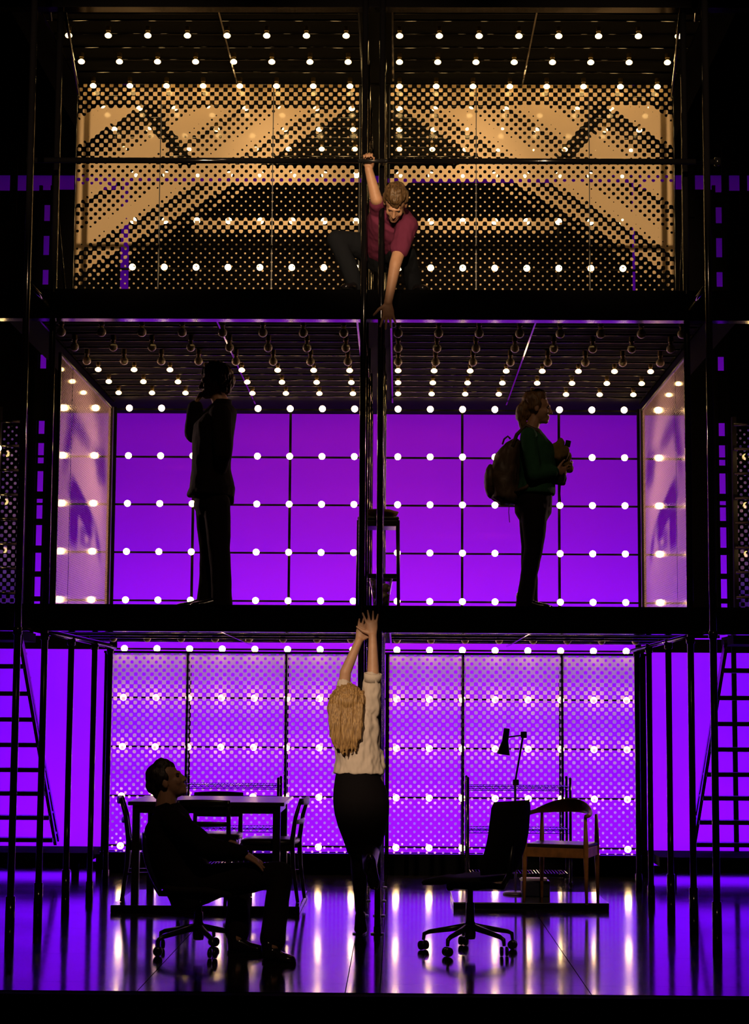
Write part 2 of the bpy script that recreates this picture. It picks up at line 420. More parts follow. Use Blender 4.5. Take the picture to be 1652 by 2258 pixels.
def lerp(q, pts):
    if q <= pts[0][0]: return pts[0][1]
    for (a, va), (b, vb) in zip(pts, pts[1:]):
        if q <= b: return va + (vb-va)*(q-a)/max(b-a, 1e-6)
    return pts[-1][1]
UPROF = [(268,.42),(272,.98),(326,1.05),(332,.33),(372,.48),(412,.75),(417,1.05),(448,1.02),(470,.66),(476,.45),(500,.68),(529,.76),(534,1.05),(556,1.02),(580,.66),(586,.42),(604,.60),(619,.70),(625,.30),(642,.20),(680,.12)]
LPROF = [(440,1.05),(452,.94),(461,.40),(480,.60),(521,.74),(527,1.05),(546,1.03),(562,.70),(568,.36),(590,.52),(610,.64),(615,.22),(625,.20),(630,.42),(636,.42),(641,.14),(660,.11)]
def tone3(px, py):
    if px > 826: px = 1652 - px
    if py < 236:
        t = lerp(px, [(160,.40),(260,.41),(360,.50),(600,.51),(720,.42),(800,.38)])
        return t if py < 229 else t - .12
    if py < 362:
        arm = 322 + (py-241)*.78
        if abs(px-arm) < 20 and py > 238: return .20 + .10*abs(px-arm)/20
        return lerp(py + .63*(px-160), UPROF)
    if py < 404: return .50 if px > 772 else (.71 if py < 395 else .62)
    q = py + .58*(px-160)
    if q > 641 and 480 < py < 518 and px > 425: return lerp(py, [(480,.12),(484,.60),(494,.52),(508,.46),(514,.30),(518,.14)])
    return lerp(q, LPROF)
YP3 = 14.60
def panel_tone3(x, z):
    d = V((x, YP3, z)) - CAM; c = d.dot(FWD)
    return tone3(826 + F_PX*d.dot(RGT)/c, 1129 - F_PX*d.dot(UPV)/c)
PANELS3 = [(-2.44, -1.45), (-1.44, -0.14+.002-.44), (-0.572, -0.145), (0.175, 0.60), (0.612, 1.60), (1.612, 2.44)]
PANELS3 = [(-2.44, -1.757), (-1.750, -0.835), (-0.828, -0.130), (0.130, 0.828), (0.835, 1.750), (1.757, 2.44)]
t3 = thing('halftone_wall', (0, YP3, F3), 'tan halftone dot screen wall printed with slanting stripes across the upper storey', 'screen')
for (a, b) in PANELS3:
    sheet('printed_sheet', (a, YP3, F3D+.01), (b-a, 0, 0), (0, 0, 6.575-F3D-.01), max(8, int((b-a)/.026)), 82,
          lambda s, t, a=a: panel_tone3(a+s, F3D+.01+t), M_['print3'], t3)
for o in t3.children:       # keep the dot screen continuous over the sheets
    me = o.data; at = me.attributes['sheet']
    for i, v in enumerate(me.vertices): at.data[i].vector = (v.co.x, v.co.z + YP3*0, 0)
for x in (-2.45, -1.7535, -0.8315, -0.122, 0.122, 0.8315, 1.7535, 2.45):
    MB().box((x-.004, YP3+.003, F3D), (x+.004, YP3+.02, 6.578)).build('joint_strip', M_['steel2'], t3)
MB().box((-2.46, YP3-.008, 6.575), (2.46, YP3+.02, 6.588)).build('top_rail', M_['steel'], t3)

# side screens of the middle storey with a printed eye
def tone2(a, b, la, lb):
    s, t = a/la, 1 - b/lb        # s front->back, t top->bottom
    def g(cx, cy, wx, wy, rot=0.0, k=2):
        c_, n_ = math.cos(rot), math.sin(rot); X, Y = (s-cx), (t-cy)*1.6
        p_, q_ = X*c_+Y*n_, -X*n_+Y*c_
        return math.exp(-(abs(p_/wx)**k + abs(q_/wy)**k))
    I = .57 + .24*g(.66, .38, .30, .30) + .10*t
    I -= .42*g(.40, .235, .26, .08, .25)                  # brow
    I -= .50*g(.17, .32, .06, .20, .30)
    I -= .60*g(.80, .315, .12, .14, -.25, 3)
    I -= .95*g(.44, .545, .24, .085, .42, 4)              # fold of the lid
    I -= .80*g(.30, .63, .075, .16, .0, 4)
    I -= .45*g(.53, .665, .12, .07, .0, 4)                # iris
    I += .55*g(.545, .672, .045, .03)
    I -= .50*g(.78, .665, .045, .12, -.45)
    I += .12*g(.66, .70, .06, .10)
    return max(.03, min(1.0, I))
for sd in (-1, 1):
    y0, y1 = 14.22, 16.78
    t = thing('halftone_screen', (sd*HALF, y0, F2), 'perforated halftone screen printed with an eye, ' + ('behind the man in the suit' if sd < 0 else 'faced by the backpack girl'), 'screen')
    zb, zt = F2+.09, 4.235
    half = (y1-y0)*.26
    sheet('printed_sheet', (sd*HALF, y0, zb), (0, y1-y0, 0), (0, 0, zt-zb), 110, 110, lambda a, b: tone2(a, b, y1-y0, zt-zb), M_['print2'], t)
    MB().bar((sd*HALF, y0, zb-.012), (sd*HALF, y1, zb-.012), .02, .02).build('bottom_rail', M_['steel2'], t)
    MB().bar((sd*HALF, y0, zt+.008), (sd*HALF, y1, zt+.008), .02, .016).build('top_rail', M_['steel2'], t)
    MB().box((sd*HALF-.012, y0-.02, F2), (sd*HALF+.012, y0, zt+.02)).build('upright', M_['steel2'], t)
    MB().box((sd*HALF-.02, y1, F2), (sd*HALF+.02, y1+.05, zt+.02)).build('upright', M_['steel2'], t)
    ym = y0 + (y1-y0)*.22
    MB().box((sd*(HALF+.006)-.006, ym-.008, zb), (sd*(HALF+.006)+.006, ym+.008, zt)).build('joint_strip', M_['steel2'], t)
    for yy in (y0+.1, y0+.75, y0+1.5):
        MB().cyl((sd*(HALF), yy, F2), (sd*HALF, yy, zb-.02), .012).build('foot', M_['steel2'], t, True)

# lower storey halftone screen just in front of its bulbs
YP1 = 16.765
def tone1(x, z):
    return lerp(z, [(.18,.17),(.45,.22),(.75,.28),(1.0,.35),(1.25,.40),(1.5,.44),(1.70,.50),(1.82,.60),(1.98,.78)])
t1 = thing('halftone_wall', (0, YP1, .16), 'violet lit halftone dot screen wall in front of the bulbs of the lower storey', 'screen')
for (a, b) in [(-2.395, -1.71), (-1.70, -0.81), (-0.80, -0.125), (0.125, 0.80), (0.81, 1.70), (1.71, 2.395)]:
    o = sheet('printed_sheet', (a, YP1, .185), (b-a, 0, 0), (0, 0, 1.795), 24, 40, lambda s, t: tone1(0, .185+t), M_['print1'], t1)
    at = o.data.attributes['sheet']
    for i, v in enumerate(o.data.vertices): at.data[i].vector = (v.co.x, v.co.z, 0)
for x in (-2.43, -1.705, -0.805, -0.118, 0.118, 0.805, 1.705, 2.43):
    wd = .012 if abs(x) in (1.705, .805) else (.035 if abs(x) > 2 else .018)
    MB().box((x-wd, YP1+.002, .16), (x+wd, YP1+.03, 1.99)).build('joint_strip', M_['steel2'], t1)
MB().box((-2.47, YP1-.01, 1.975), (2.47, YP1+.03, 1.995)).build('top_rail', M_['steel'], t1)
MB().box((-2.47, YP1-.015, .165), (2.47, YP1+.03, .185)).build('bottom_rail', M_['steel'], t1)
# plinth of the wall and side decks
tag(MB().box((-2.5, YP1-.03, 0.0), (2.5, 17.2, .165)).build('baseboard_back', M_['matte']), 'black plinth under the lower halftone wall', None, None, 'structure')
for sd in (-1, 1):
    d = tag(MB().box((sd*2.52, 16.4, .12) if sd > 0 else (-9, 16.4, .12), (9, 17.2, .20) if sd > 0 else (-2.52, 17.2, .20)).build('side_deck', M_['matte']),
            'low black side deck beside the lower wall, ' + ('below the standing man' if sd < 0 else 'below the backpack girl'), 'deck')
    for k in range(5): MB().box((sd*(2.7+k*1.2)-.03, 16.8, 0), (sd*(2.7+k*1.2)+.03, 16.86, .12)).build('support', M_['matte'], d)
    tag(MB().box((sd*2.52, 17.3, 0.0) if sd > 0 else (-9, 17.3, 0.0), (9, 17.36, .05) if sd > 0 else (-2.52, 17.36, .05)).build('trim_2' if sd < 0 else 'trim_3', M_['matte']), 'low black masking strip behind the side deck ' + ('below the standing man' if sd < 0 else 'below the backpack girl'), None, None, 'structure')

# ------------------------------------------------------------------ steel scaffold frames
SIDE = {-1: 'by the standing man', 1: 'by the backpack girl'}
cf = thing('scaffold_frame', (0.025, YF, 0), 'twin rows of glossy black tube posts standing in the middle of the set', 'scaffold')
for x in (-0.035, 0.085):
    for k, y in enumerate((12.34, 13.42, 14.45, 15.55)):
        r = .0215 if k == 0 else .019
        MB().cyl((x, y, 0), (x, y, 6.36 if k else 6.8), r, n=16).build('post', M_['steel'], cf, True)
        MB().lathe((x, y, 0), [(.045, 0), (.045, .008), (r+.004, .012), (r+.004, .05)], 16).build('base_plate', M_['steel2'], cf)
    for z in (1.94, 4.09, 6.32):
        MB().cyl((x, 12.34, z), (x, 15.55, z), .012, n=8).build('tie_bar', M_['steel'], cf, True)
MB().cyl((-0.035, 12.34, 1.05), (-0.035, 13.42, 1.05), .010, n=8).build('tie_bar', M_['steel'], cf, True)

# upper rail across the whole front
rz = P(826, 355, 12.20).z
hr = thing('hand_rail', (0, 12.20, rz), 'long black round hand rail across the front of the upper storey', 'rail')
xa, xb = P(66, 352, 12.20).x, P(1582, 358, 12.20).x
MB().cyl((xa, 12.20, rz), (-.075, 12.20, rz), .020, n=14).build('rail', M_['steel'], hr, True)
MB().cyl((.125, 12.20, rz), (xb, 12.20, rz), .020, n=14).build('rail', M_['steel'], hr, True)
MB().cyl((-.075, 12.20, rz), (.125, 12.20, rz), .014, n=12).build('rail_link', M_['steel2'], hr, True)
for x in (xa, xb):
    MB().lathe((x, 12.20, rz), [(.02, -.02), (.03, -.018), (.03, .018), (.02, .02)], 14, (1, 0, 0)).build('coupler', M_['steel'], hr, True)
for x in (-.035, .085):
    MB().cyl((x, 12.20, rz), (x, 12.317, rz), .012, n=10).build('bracket', M_['steel'], hr, True)

for sd in (-1, 1):
    t = thing('scaffold_frame', (sd*2.2, 11.6, 0), 'row of thin black scaffold posts at the edge of the set, ' + SIDE[sd], 'scaffold')
    X = sd*2.2
    for k, (y, zt) in enumerate(((11.62, 6.9), (12.52, 6.9), (13.55, 2.0), (14.6, 2.0), (15.65, 2.0))):
        x = X + (0.04*sd if k == 4 else 0)
        MB().cyl((x, y, 0), (x, y, zt), .0225, n=14).build('post', M_['steel'], t, True)
        MB().cyl((x, y, 0.0), (x, y, .30 if k < 3 else .12), .030, n=14).build('foot_sleeve', M_['steel'], t, True)
        MB().lathe((x, y, 1.93), [(.022, 0), (.03, .005), (.03, .045), (.022, .05)], 12).build('coupler', M_['steel'], t, True)
    for z in (1.985,):
        MB().cyl((X, 11.62, z), (X, 15.65, z), .015, n=10).build('ledger', M_['steel'], t, True)
    for z in (4.22, 6.62):
        MB().cyl((X, 11.62, z), (X, 12.52, z), .015, n=10).build('ledger', M_['steel'], t, True)
    MB().cyl((X - sd*.0, 12.52, 5.02), (sd*2.44, 14.5, 4.40), .010, n=8).build('brace', M_['steel'], t, True)
    MB().cyl((X, 12.52, 6.55), (sd*2.43, 14.6, 6.47), .012, n=8).build('brace', M_['steel'], t, True)
    MB().cyl((X, 11.62, 6.75), (sd*2.40, 13.2, 6.58), .012, n=8).build('brace', M_['steel'], t, True)

# ladder stairs beside the lower storey
for sd in (-1, 1):
    X0 = 2.92; t = thing('ladder_stair', (sd*X0, 17.0, .2), 'steep black open ladder stair beside the lower storey, ' + SIDE[sd], 'stairs')
    top, bot = V((sd*X0, 15.25, 2.02)), V((sd*X0, 17.02, .235))
    for dx in (0.0, 1.5):
        for dz in (0.0, .13):
            MB().bar(top + V((sd*dx, -.02, dz*.4-.02)), bot + V((sd*dx, dz*.9, dz*.2)), .028, .040).build('stringer', M_['steel'], t)
        for k in range(9):
            p = top.lerp(bot, (k+.5)/9) + V((sd*dx, 0, 0)); MB().box(p - V((.012,.03,.008)), p + V((.012,.09,.012))).build('cleat', M_['steel'], t)
    for k, yy in enumerate((1470, 1530, 1587, 1643, 1698, 1750, 1803, 1852)):
        f = (yy-1425)/(1880-1425); p = top.lerp(bot, f)
        z = P(100, yy, p.y).z
        a, b = (p.x, p.x + sd*1.5)
        MB().box((min(a, b), p.y-.06, z-.019), (max(a, b), p.y+.10, z+.019)).build('tread', M_['steel2'], t)
    # far uprights seen through the stair
    for xx in ((3.62,) if sd < 0 else (3.32, 3.72)):
        MB().box((sd*xx-.02, 17.05, .205), (sd*xx+.02, 17.09, 2.2)).build('upright', M_['matte'], t)

# black masking flats beside the upper storeys, with their slots
def flat(name, x0, x1, z0, z1, y, lab, m='drape'):
    return tag(MB().box((min(x0,x1), y, min(z0,z1)), (max(x0,x1), y+.03, max(z0,z1))).build(name, M_[m]), lab, 'masking flat')
YM = 17.6
def zat(yp, Y=YM, x=826): return P(x, yp, Y).z
for sd in (-1, 1):
    w_ = SIDE[sd]
    xin = P(253, 1000, YM).x if sd < 0 else P(1411, 1000, YM).x
    if sd < 0: s0, s1 = P(101, 1000, YM).x, P(81, 1000, YM).x
    else:      s0, s1 = P(1582, 1000, YM).x, P(1602, 1000, YM).x
    px = 90 if sd < 0 else 1592
    zg0, zg1 = zat(418, x=px), zat(385, x=px)          # horizontal gap seen as a violet strip
    z2 = zat(1336, x=px) - .15
    flat('masking_flat', xin, s0, F2+.001, zg0, YM, 'tall narrow black masking flat between the house and the slot, ' + w_)
    flat('masking_flat', s1, sd*6.5, 2.12, zg0, YM+.04, 'broad black masking flat outside the slot, ' + w_)
    flat('masking_flat', sd*(2.15), sd*6.5, zg1, 8.6, YM, 'black masking flat above the violet gap beside the upper storey, ' + w_)
    flat('masking_flat', sd*2.48, sd*6.5, 2.034, 2.16, YM-.031, 'low black masking border above the ladder stair, ' + w_)
    # slot ladder with rungs
    z2 = z2
    t = thing('slot_ladder', (s0, YM-.06, z2), 'narrow black rung ladder standing before the violet slot, ' + w_, 'ladder')
    for xx in (s0 - sd*.012, s1 + sd*.012):
        MB().box((xx-.016, YM-.08, z2-.06), (xx+.016, YM-.05, zg0+.02)).build('upright', M_['matte'], t)
    segs = [(452,488),(520,563),(595,628),(782,813),(928,957),(977,1004),(1009,1022),(1039,1084),(1100,1109),(1114,1144),(1158,1203),(1219,1260),(1272,1315),(1326,1340)]
    off = 5 if sd > 0 else 0
    for (a, b) in zip(segs, segs[1:]):
        zt, zb = zat(a[1]+off, YM-.06, px), zat(b[0]+off, YM-.06, px)
        MB().box((min(s0, s1)-.03, YM-.075, zb), (max(s0, s1)+.03, YM-.055, zt)).build('rung', M_['matte'], t)
    zt, zb = zat(420+off, YM-.06, px), zat(452+off, YM-.06, px)
    MB().box((min(s0, s1)-.03, YM-.075, zb), (max(s0, s1)+.03, YM-.055, zt)).build('rung', M_['matte'], t)
    # uprights crossing the violet strip
    for xp in ((30, 122) if sd < 0 else (1525, 1600, 1640)):
        c = P(xp, 400, YM-.1); MB().box((c.x-.035, YM-.1, zg0-.3), (c.x+.035, YM-.07, zg1+.3)).build('gap_upright', M_['matte'], t)

# wing screens at the outer edges of the middle storey, with their bulbs
for sd in (-1, 1):
    px0, px1 = (-12, 46) if sd < 0 else (1626, 1690)
    a, b = P(px0, 1100, 16.6).x, P(px1, 1100, 16.6).x
    t = thing('halftone_screen', ((a+b)/2, 16.6, F2), 'narrow halftone dot screen out in the wing of the middle storey, ' + SIDE[sd], 'screen')
    o = sheet('printed_sheet', (a, 16.6, F2+.12), (b-a, 0, 0), (0, 0, 1.75), 8, 30, lambda s, q: lerp(q, [(0,.58),(.35,.44),(.8,.36),(1.75,.16)]), M_['print1'], t)
    for xx in (a-.02, b+.02): MB().box((xx-.02, 16.58, F2-.02), (xx+.02, 16.64, 4.15)).build('upright', M_['steel2'], t)
    for k in range(9):
        z = F2 + .10 + k*.224; MB().cyl((a-.04, 16.5, z), (b+.04, 16.5, z), .014, n=10).build('rail', M_['steel'], t, True)
    tag(MB().box((a-.1, 16.35, F2-.1), (b+.1, 16.95, F2-.02)).build('wing_deck', M_['matte']), 'small black deck under the wing screen, ' + SIDE[sd], 'deck')
    for r in (6, 7, 8):
        q = P(19 if sd < 0 else 1640, 1000, YW)
        bulb((q.x, 16.47 - .05, ZROW0 - r*DZROW), BW, SW, RX, 'lit round bulb on the rails of the wing screen, ' + SIDE[sd], 'wing screen bulbs ' + SIDE[sd])
    MB().box((q.x-.012, 16.488, F2), (q.x+.012, 16.50, 4.2)).build('bulb_batten', M_['steel2'], t)

# black back flats behind the upper storey; violet shows only through their gaps
zg0, zg1 = zat(402), zat(384)
xs0, xs1 = P(284, 560, YM).x, P(1395, 560, YM).x
flat('masking_flat', xs0, xs1, F3D+.001, zg0, YM+.01, 'wide black back flat behind the bulbs of the upper storey')
flat('masking_flat', P(253, 700, YM).x, P(1411, 700, YM).x, F3D+.001, 5.45, YM+.045, 'unseen black flat added to block light behind the upper storey back flat')  # added out of sight to stop bulb light spilling onto the cloth
flat('masking_flat', -2.3, 2.3, zg1, 7.2, YM+.031, 'black back flat above the violet gap behind the upper storey')

# ------------------------------------------------------------------ furniture
M_['blackwood'] = mat('black stained wood', (0.014, 0.010, 0.009), 0.30, 0, 0.5, bump=.05, bscale=40, var=.3)
M_['seatpad'] = mat('dark leather seat', (0.020, 0.014, 0.016), 0.32, 0, 0.5, bump=.10, bscale=90)
M_['wood'] = mat('warm teak', (0.36, 0.155, 0.045), 0.38, 0, 0.5, bump=.05, bscale=25, var=.35, vscale=14)
M_['plast'] = mat('black plastic', (0.010, 0.009, 0.011), 0.28, 0, 0.5, bump=.03)
M_['blueplast'] = mat('blue black plastic shell', (0.014, 0.014, 0.05), 0.25, 0, 0.6, bump=.02)
M_['fabric'] = mat('black woven fabric', (0.012, 0.008, 0.008), 0.85, 0, 0.2, bump=.25, bscale=260)
M_['chrome'] = mat('dark chrome wire', (0.10, 0.09, 0.10), 0.22, 1.0, 0.5, bump=.01)
M_['lampm'] = mat('dark lamp enamel', (0.05, 0.03, 0.05), 0.35, 0, 0.5, bump=.02)
M_['paper'] = mat('crumpled paper', (0.72, 0.60, 0.42), 0.8, 0, 0.2, bump=.2, bscale=30, var=.12, vscale=20)
M_['paper2'] = mat('white paper sheets', (0.80, 0.76, 0.82), 0.7, 0, 0.2, bump=.03)
M_['navy'] = mat('navy box plastic', (0.012, 0.012, 0.05), 0.35, 0, 0.5, bump=.03)
M_['cloth'] = mat('ochre folded cloth', (0.34, 0.19, 0.07), 0.9, 0, 0.1, bump=.3, bscale=40, var=.3)
M_['rope'] = mat('dark cable rubber', (0.012, 0.010, 0.012), 0.4, 0, 0.4, bump=.02)
M_['platm'] = mat('glossy black platform paint', (0.003, 0.0025, 0.003), 0.14, 0, 0.6, bump=.01)
M_['solem'] = mat('dull black rubber', (0.004, 0.004, 0.004), 0.8, 0, 0.1, bump=.05)
def glass():
    m = bpy.data.materials.new('clear plastic'); m.use_nodes = True; nt = m.node_tree; nt.nodes.clear()
    N = nt.nodes.new; o = N('ShaderNodeOutputMaterial'); t = N('ShaderNodeBsdfTransparent'); t.inputs[0].default_value = (.88, .86, .9, 1)
    g = N('ShaderNodeBsdfGlossy'); g.inputs['Roughness'].default_value = .08
    f = N('ShaderNodeLayerWeight'); f.inputs[0].default_value = .45; x = N('ShaderNodeMixShader')
    nt.links.new(f.outputs['Facing'], x.inputs[0]); nt.links.new(t.outputs[0], x.inputs[1]); nt.links.new(g.outputs[0], x.inputs[2]); nt.links.new(x.outputs[0], o.inputs[0]); return m
M_['clear'] = glass()

def local(name, label, cat, group=None):
    o = thing(name, (0,0,0), label, cat, group); return o
def put(o, loc, rz): o.location = loc; o.rotation_euler = (0, 0, rz); return o
def facing(dx, dy): return math.atan2(-dx, dy)       # rotation that turns local +y to (dx, dy)

# platforms
PLT = .055
pl = PZ(243, 2013, 0); pr = PZ(662, 2013, 0); pb = PZ(668, 1964, PLT).y
plat = tag(MB().box((pl.x, pl.y, 0), (pr.x, pb, PLT)).build('platform', M_['platm'], bevel=.006), 'low glossy black platform carrying the dining table and chairs', 'platform')
ql = PZ(1000, 2006, 0); qr = PZ(1341, 2006, 0); qb = PZ(1312, 1967, PLT).y
plat2 = tag(MB().box((ql.x, ql.y, 0), (qr.x, qb, PLT)).build('platform', M_['platm'], bevel=.006), 'low glossy black platform carrying the teak armchair', 'platform')

# dining table
tw0, tw1 = PZ(281, 1998, PLT).x, P(622, 1900, 13.85).x
ty0, ty1 = pl.y + .10, pb - .18
tb = thing('dining_table', ((tw0+tw1)/2, (ty0+ty1)/2, PLT), 'black wooden dining table on the low platform', 'table')
zt = P(450, 1768, ty0).z
MB().box((tw0-.03, ty0-.03, zt-.028), (tw1+.03, ty1+.03, zt)).build('table_top', M_['blackwood'], tb, bevel=.004)
for x in (tw0, tw1-.055):
    for y in (ty0, ty1-.055):
        MB().box((x, y, PLT), (x+.055, y+.055, zt-.028)).build('leg', M_['blackwood'], tb, bevel=.004)
for (a, b) in (((tw0+.05, ty0+.01, zt-.085), (tw1-.05, ty0+.03, zt-.028)), ((tw0+.05, ty1-.03, zt-.085), (tw1-.05, ty1-.01, zt-.028)),
               ((tw0+.01, ty0+.05, zt-.085), (tw0+.03, ty1-.05, zt-.028)), ((tw1-.03, ty0+.05, zt-.085), (tw1-.01, ty1-.05, zt-.028))):
    MB().box(a, b).build('apron', M_['blackwood'], tb)

def dining_chair(label):
    c = local('dining_chair', label, 'chair', 'black dining chairs round the table')
    w_, d_ = .21, .20
    for sx in (-1, 1):
        MB().tube([(sx*.18, .18, 0), (sx*.185, .185, .24), (sx*.185, .185, .415)], [.013, .017, .019], 10).build('leg', M_['blackwood'], c, True)
        MB().tube([(sx*.165, -.235, 0), (sx*.175, -.20, .25), (sx*.18, -.19, .44), (sx*.18, -.215, .62), (sx*.18, -.255, .755)], [.013, .017, .019, .016, .013], 10).build('leg', M_['blackwood'], c, True)
        MB().bar((sx*.18, .17, .20), (sx*.172, -.20, .20), .016, .022).build('stretcher', M_['blackwood'], c)
    MB().bar((-.18, .18, .395), (.18, .18, .395), .022, .045).build('seat_rail', M_['blackwood'], c)
    for sx in (-1, 1): MB().bar((sx*.185, .17, .395), (sx*.18, -.18, .395), .022, .045).build('seat_rail', M_['blackwood'], c)
    m = MB(); m.loft([((0, 0, .417), (.205, 0, 0), (0, .20, 0)), ((0, 0, .425), (.215, 0, 0), (0, .21, 0)), ((0, 0, .445), (.215, 0, 0), (0, .21, 0)), ((0, 0, .458), (.19, 0, 0), (0, .185, 0)), ((0, 0, .462), (.10, 0, 0), (0, .10, 0))], 28)
    for i, v in enumerate(m.v):          # square off the round pad
        r = max(abs(v.x)/.215, abs(v.y)/.21, 1e-4); q = math.hypot(v.x/.215, v.y/.21)
        k = (q/r)**.75; v.x *= min(k, 1.3); v.y *= min(k, 1.3)
    m.build('seat', M_['seatpad'], c, True)
    def rail(z, h, yc, name):
        m = MB(); rings = []
        for i in range(9):
            f = i/8*2-1; bow = -.03*(1-f*f); hh = h*(.75+.25*(1-f*f))
            rings.append(((f*.195, yc+bow, z), (0, .009, 0), (0, 0, hh/2)))
        m.loft(rings, 10).build(name, M_['blackwood'], c, True)
    rail(.735, .060, -.25, 'top_rail'); rail(.585, .042, -.213, 'back_rail')
    return c
cy = (ty0+ty1)/2
cL = dining_chair('black wooden dining chair at the table end, behind the seated man'); put(cL, (PZ(263, 1994, PLT).x+.20, cy-.10, PLT+.002), facing(1, .12))
cR = dining_chair('black wooden dining chair at the table end, toward the woman'); put(cR, (P(667, 1900, cy).x-.235, cy-.10, PLT+.002), facing(-1, .10))
cN = dining_chair('black wooden dining chair tucked in on the audience side of the table'); put(cN, (P(468, 1850, 13.95).x, ty0+.06, PLT+.002), facing(0.05, 1))
cF = dining_chair('black wooden dining chair tucked in on the shelf side of the table'); put(cF, (P(478, 1850, 14.6).x, ty1-.02, PLT+.002), facing(0, -1))

# wire shelves
def wire_shelf(xa, xb, Y, ytop, label, zs):
    a, b = P(xa, 1800, Y).x, P(xb, 1800, Y).x
    t = thing('wire_shelf', ((a+b)/2, Y, 0), label, 'shelf')
    dp = .36; ztop = P((xa+xb)/2, ytop, Y).z
    for x in (a, b):
        for y in (Y, Y+dp): 
            po = MB().cyl((x, y, .02), (x, y, ztop+.02), .0125, n=12).build('post', M_['steel'], t, True)
            MB().lathe((x, y, 0), [(.014, 0), (.02, .005), (.012, .03)], 10).build('foot', M_['plast'], po, True)
            MB().sph((x, y, ztop+.02), .014, 10, 6).build('cap', M_['plast'], po, True)
    for z in zs:
        sh = MB()
        for zz in (z, z-.032):
            sh.tube([(a, Y, zz), (b, Y, zz), (b, Y+dp, zz), (a, Y+dp, zz)], .0035, 6, closed=True)
        n = int((b-a)/.055)
        for yy in (Y, Y+dp):
            pts = [(a + (b-a)*i/(2*n), yy, z if i % 2 else z-.032) for i in range(2*n+1)]; sh.tube(pts, .0025, 5)
        s = sh.build('shelf_frame', M_['chrome'], t)
        wr = MB(); k = int((b-a)/.026)
        for i in range(1, k): wr.tube([(a+(b-a)*i/k, Y, z+.004), (a+(b-a)*i/k, Y+dp, z+.004)], .0026, 5)
        wr.build('wire_deck', M_['chrome'], s)
    return t
wire_shelf(404, 613, 15.9, 1722, 'chrome wire shelf unit behind the dining table', [P(500, y, 15.9).z for y in (1731, 1826)] + [.14])
wire_shelf(1032, 1258, 15.9, 1722, 'chrome wire shelf unit behind the teak armchair', [P(1140, y, 15.9).z for y in (1735, 1829, 1927)])

# floor lamp
lb = P(1137, 1790, 14.5)
lm = thing('floor_lamp', (lb.x, 14.5, PLT), 'dark jointed floor lamp with a cone shade behind the empty office chair', 'lamp')
J1, J2, J3 = P(1136, 1725, 14.5), P(1154, 1621, 14.5), P(1117, 1626, 14.5)
MB().lathe((lb.x, 14.5, PLT), [(.10, 0), (.10, .012), (.085, .02), (.012, .026)], 24).build('base', M_['lampm'], lm, True)
MB().cyl((lb.x, 14.5, PLT+.02), J1, .009).build('pole', M_['lampm'], lm, True)
MB().box(J1 - V((.018,.014,.025)), J1 + V((.03,.014,.022))).build('joint', M_['lampm'], lm, bevel=.004)
MB().cyl(J1, J2, .008).build('arm', M_['lampm'], lm, True)
MB().box(J2 - V((.02,.016,.022)), J2 + V((.028,.016,.028))).build('joint', M_['lampm'], lm, bevel=.004)
MB().cyl(J2, J3, .006).build('arm', M_['lampm'], lm, True)
tp, mo = P(1118, 1606, 14.5), P(1110, 1664, 14.5); ax = (mo-tp).normalized(); L_ = (mo-tp).length
MB().lathe(tp, [(.018, 0), (.024, .004), (.025, L_*.48), (.030, L_*.56), (.052, L_*.97), (.053, L_), (.049, L_*.985), (.024, L_*.55), (.020, .02)], 20, ax).build('shade', M_['lampm'], lm, True)

# storage box with papers
bx0, bx1 = P(1152, 1975, 14.3), P(1214, 1975, 14.3)
sb = thing('storage_box', ((bx0.x+bx1.x)/2, 14.3, PLT), 'small navy box topped with pale papers under the teak armchair', 'box')
zb_ = P(1180, 1945, 14.25).z
MB().box((bx0.x, 14.33, PLT), (bx1.x, 14.50, zb_)).build('box_body', M_['navy'], sb, bevel=.006)
for k in range(3):
    MB().box((bx0.x-.01+k*.006, 14.335+k*.008, zb_+.006*k), (bx1.x-.02, 14.49-.01*k, zb_+.006*k+.0055)).build('paper_sheet', M_['paper2'], sb)

# teak armchair with round rail
def armchair():
    c = local('armchair', 'teak armchair with one curved rail and dark seat on the low platform', 'chair')
    W, D = .235, .20
    near = [(sx*W, D, 0) for sx in (-1, 1)]; far = [(sx*W*.92, -D, 0) for sx in (-1, 1)]
    for (x, y, _) in near + far:
        MB().tube([(x*1.02, y*1.03, 0), (x, y, .30), (x, y, .42), (x*.99, y, .64)], [.011, .018, .020, .012], 12).build('leg', M_['wood'], c, True)
    for (p, q) in (((-W, D), (W, D)), ((-W*.92, -D), (W*.92, -D)), ((-W, D), (-W*.92, -D)), ((W, D), (W*.92, -D))):
        MB().bar((*p, .37), (*q, .37), .020, .070).build('seat_rail', M_['wood'], c, bevel=.003)
    m = MB(); m.box((-W+.005, -D+.005, .405), (W-.005, D-.005, .432)); m.build('seat', M_['seatpad'], c, bevel=.010)
    # rail: arms run from the near legs round the back, broad at the crest
    rings = []
    for i in range(33):
        a = PI*1.0*(i/32)               # 0 .. pi
        x = math.cos(a)*(W+.015); y = D+.03 - math.sin(a)*(2*D+.075)
        f = math.sin(a)
        z = .645 + .055*f**2
        h = .016 + .036*max(0, f-.55)/.45 ; th = .020 - .006*f
        tx, ty = -math.sin(a)*(W+.015), -math.cos(a)*(2*D+.075); n = V((-ty, tx, 0)).normalized()
        rings.append(((x, y, z), n*th, V((0, 0, h)) + n*(.010*f)))
    MB().loft(rings, 14).build('arm_rail', M_['wood'], c, True)
    return c
A = PZ(1293, 1995, PLT); B = PZ(1322, 1984, PLT)
d_ = (A-B); d_.z = 0; d_.normalize(); perp_ = V((-d_.y, d_.x, 0))
if perp_.x > 0: perp_ = -perp_
ac = armchair(); ctr = (A + d_*-.20) + perp_*.235
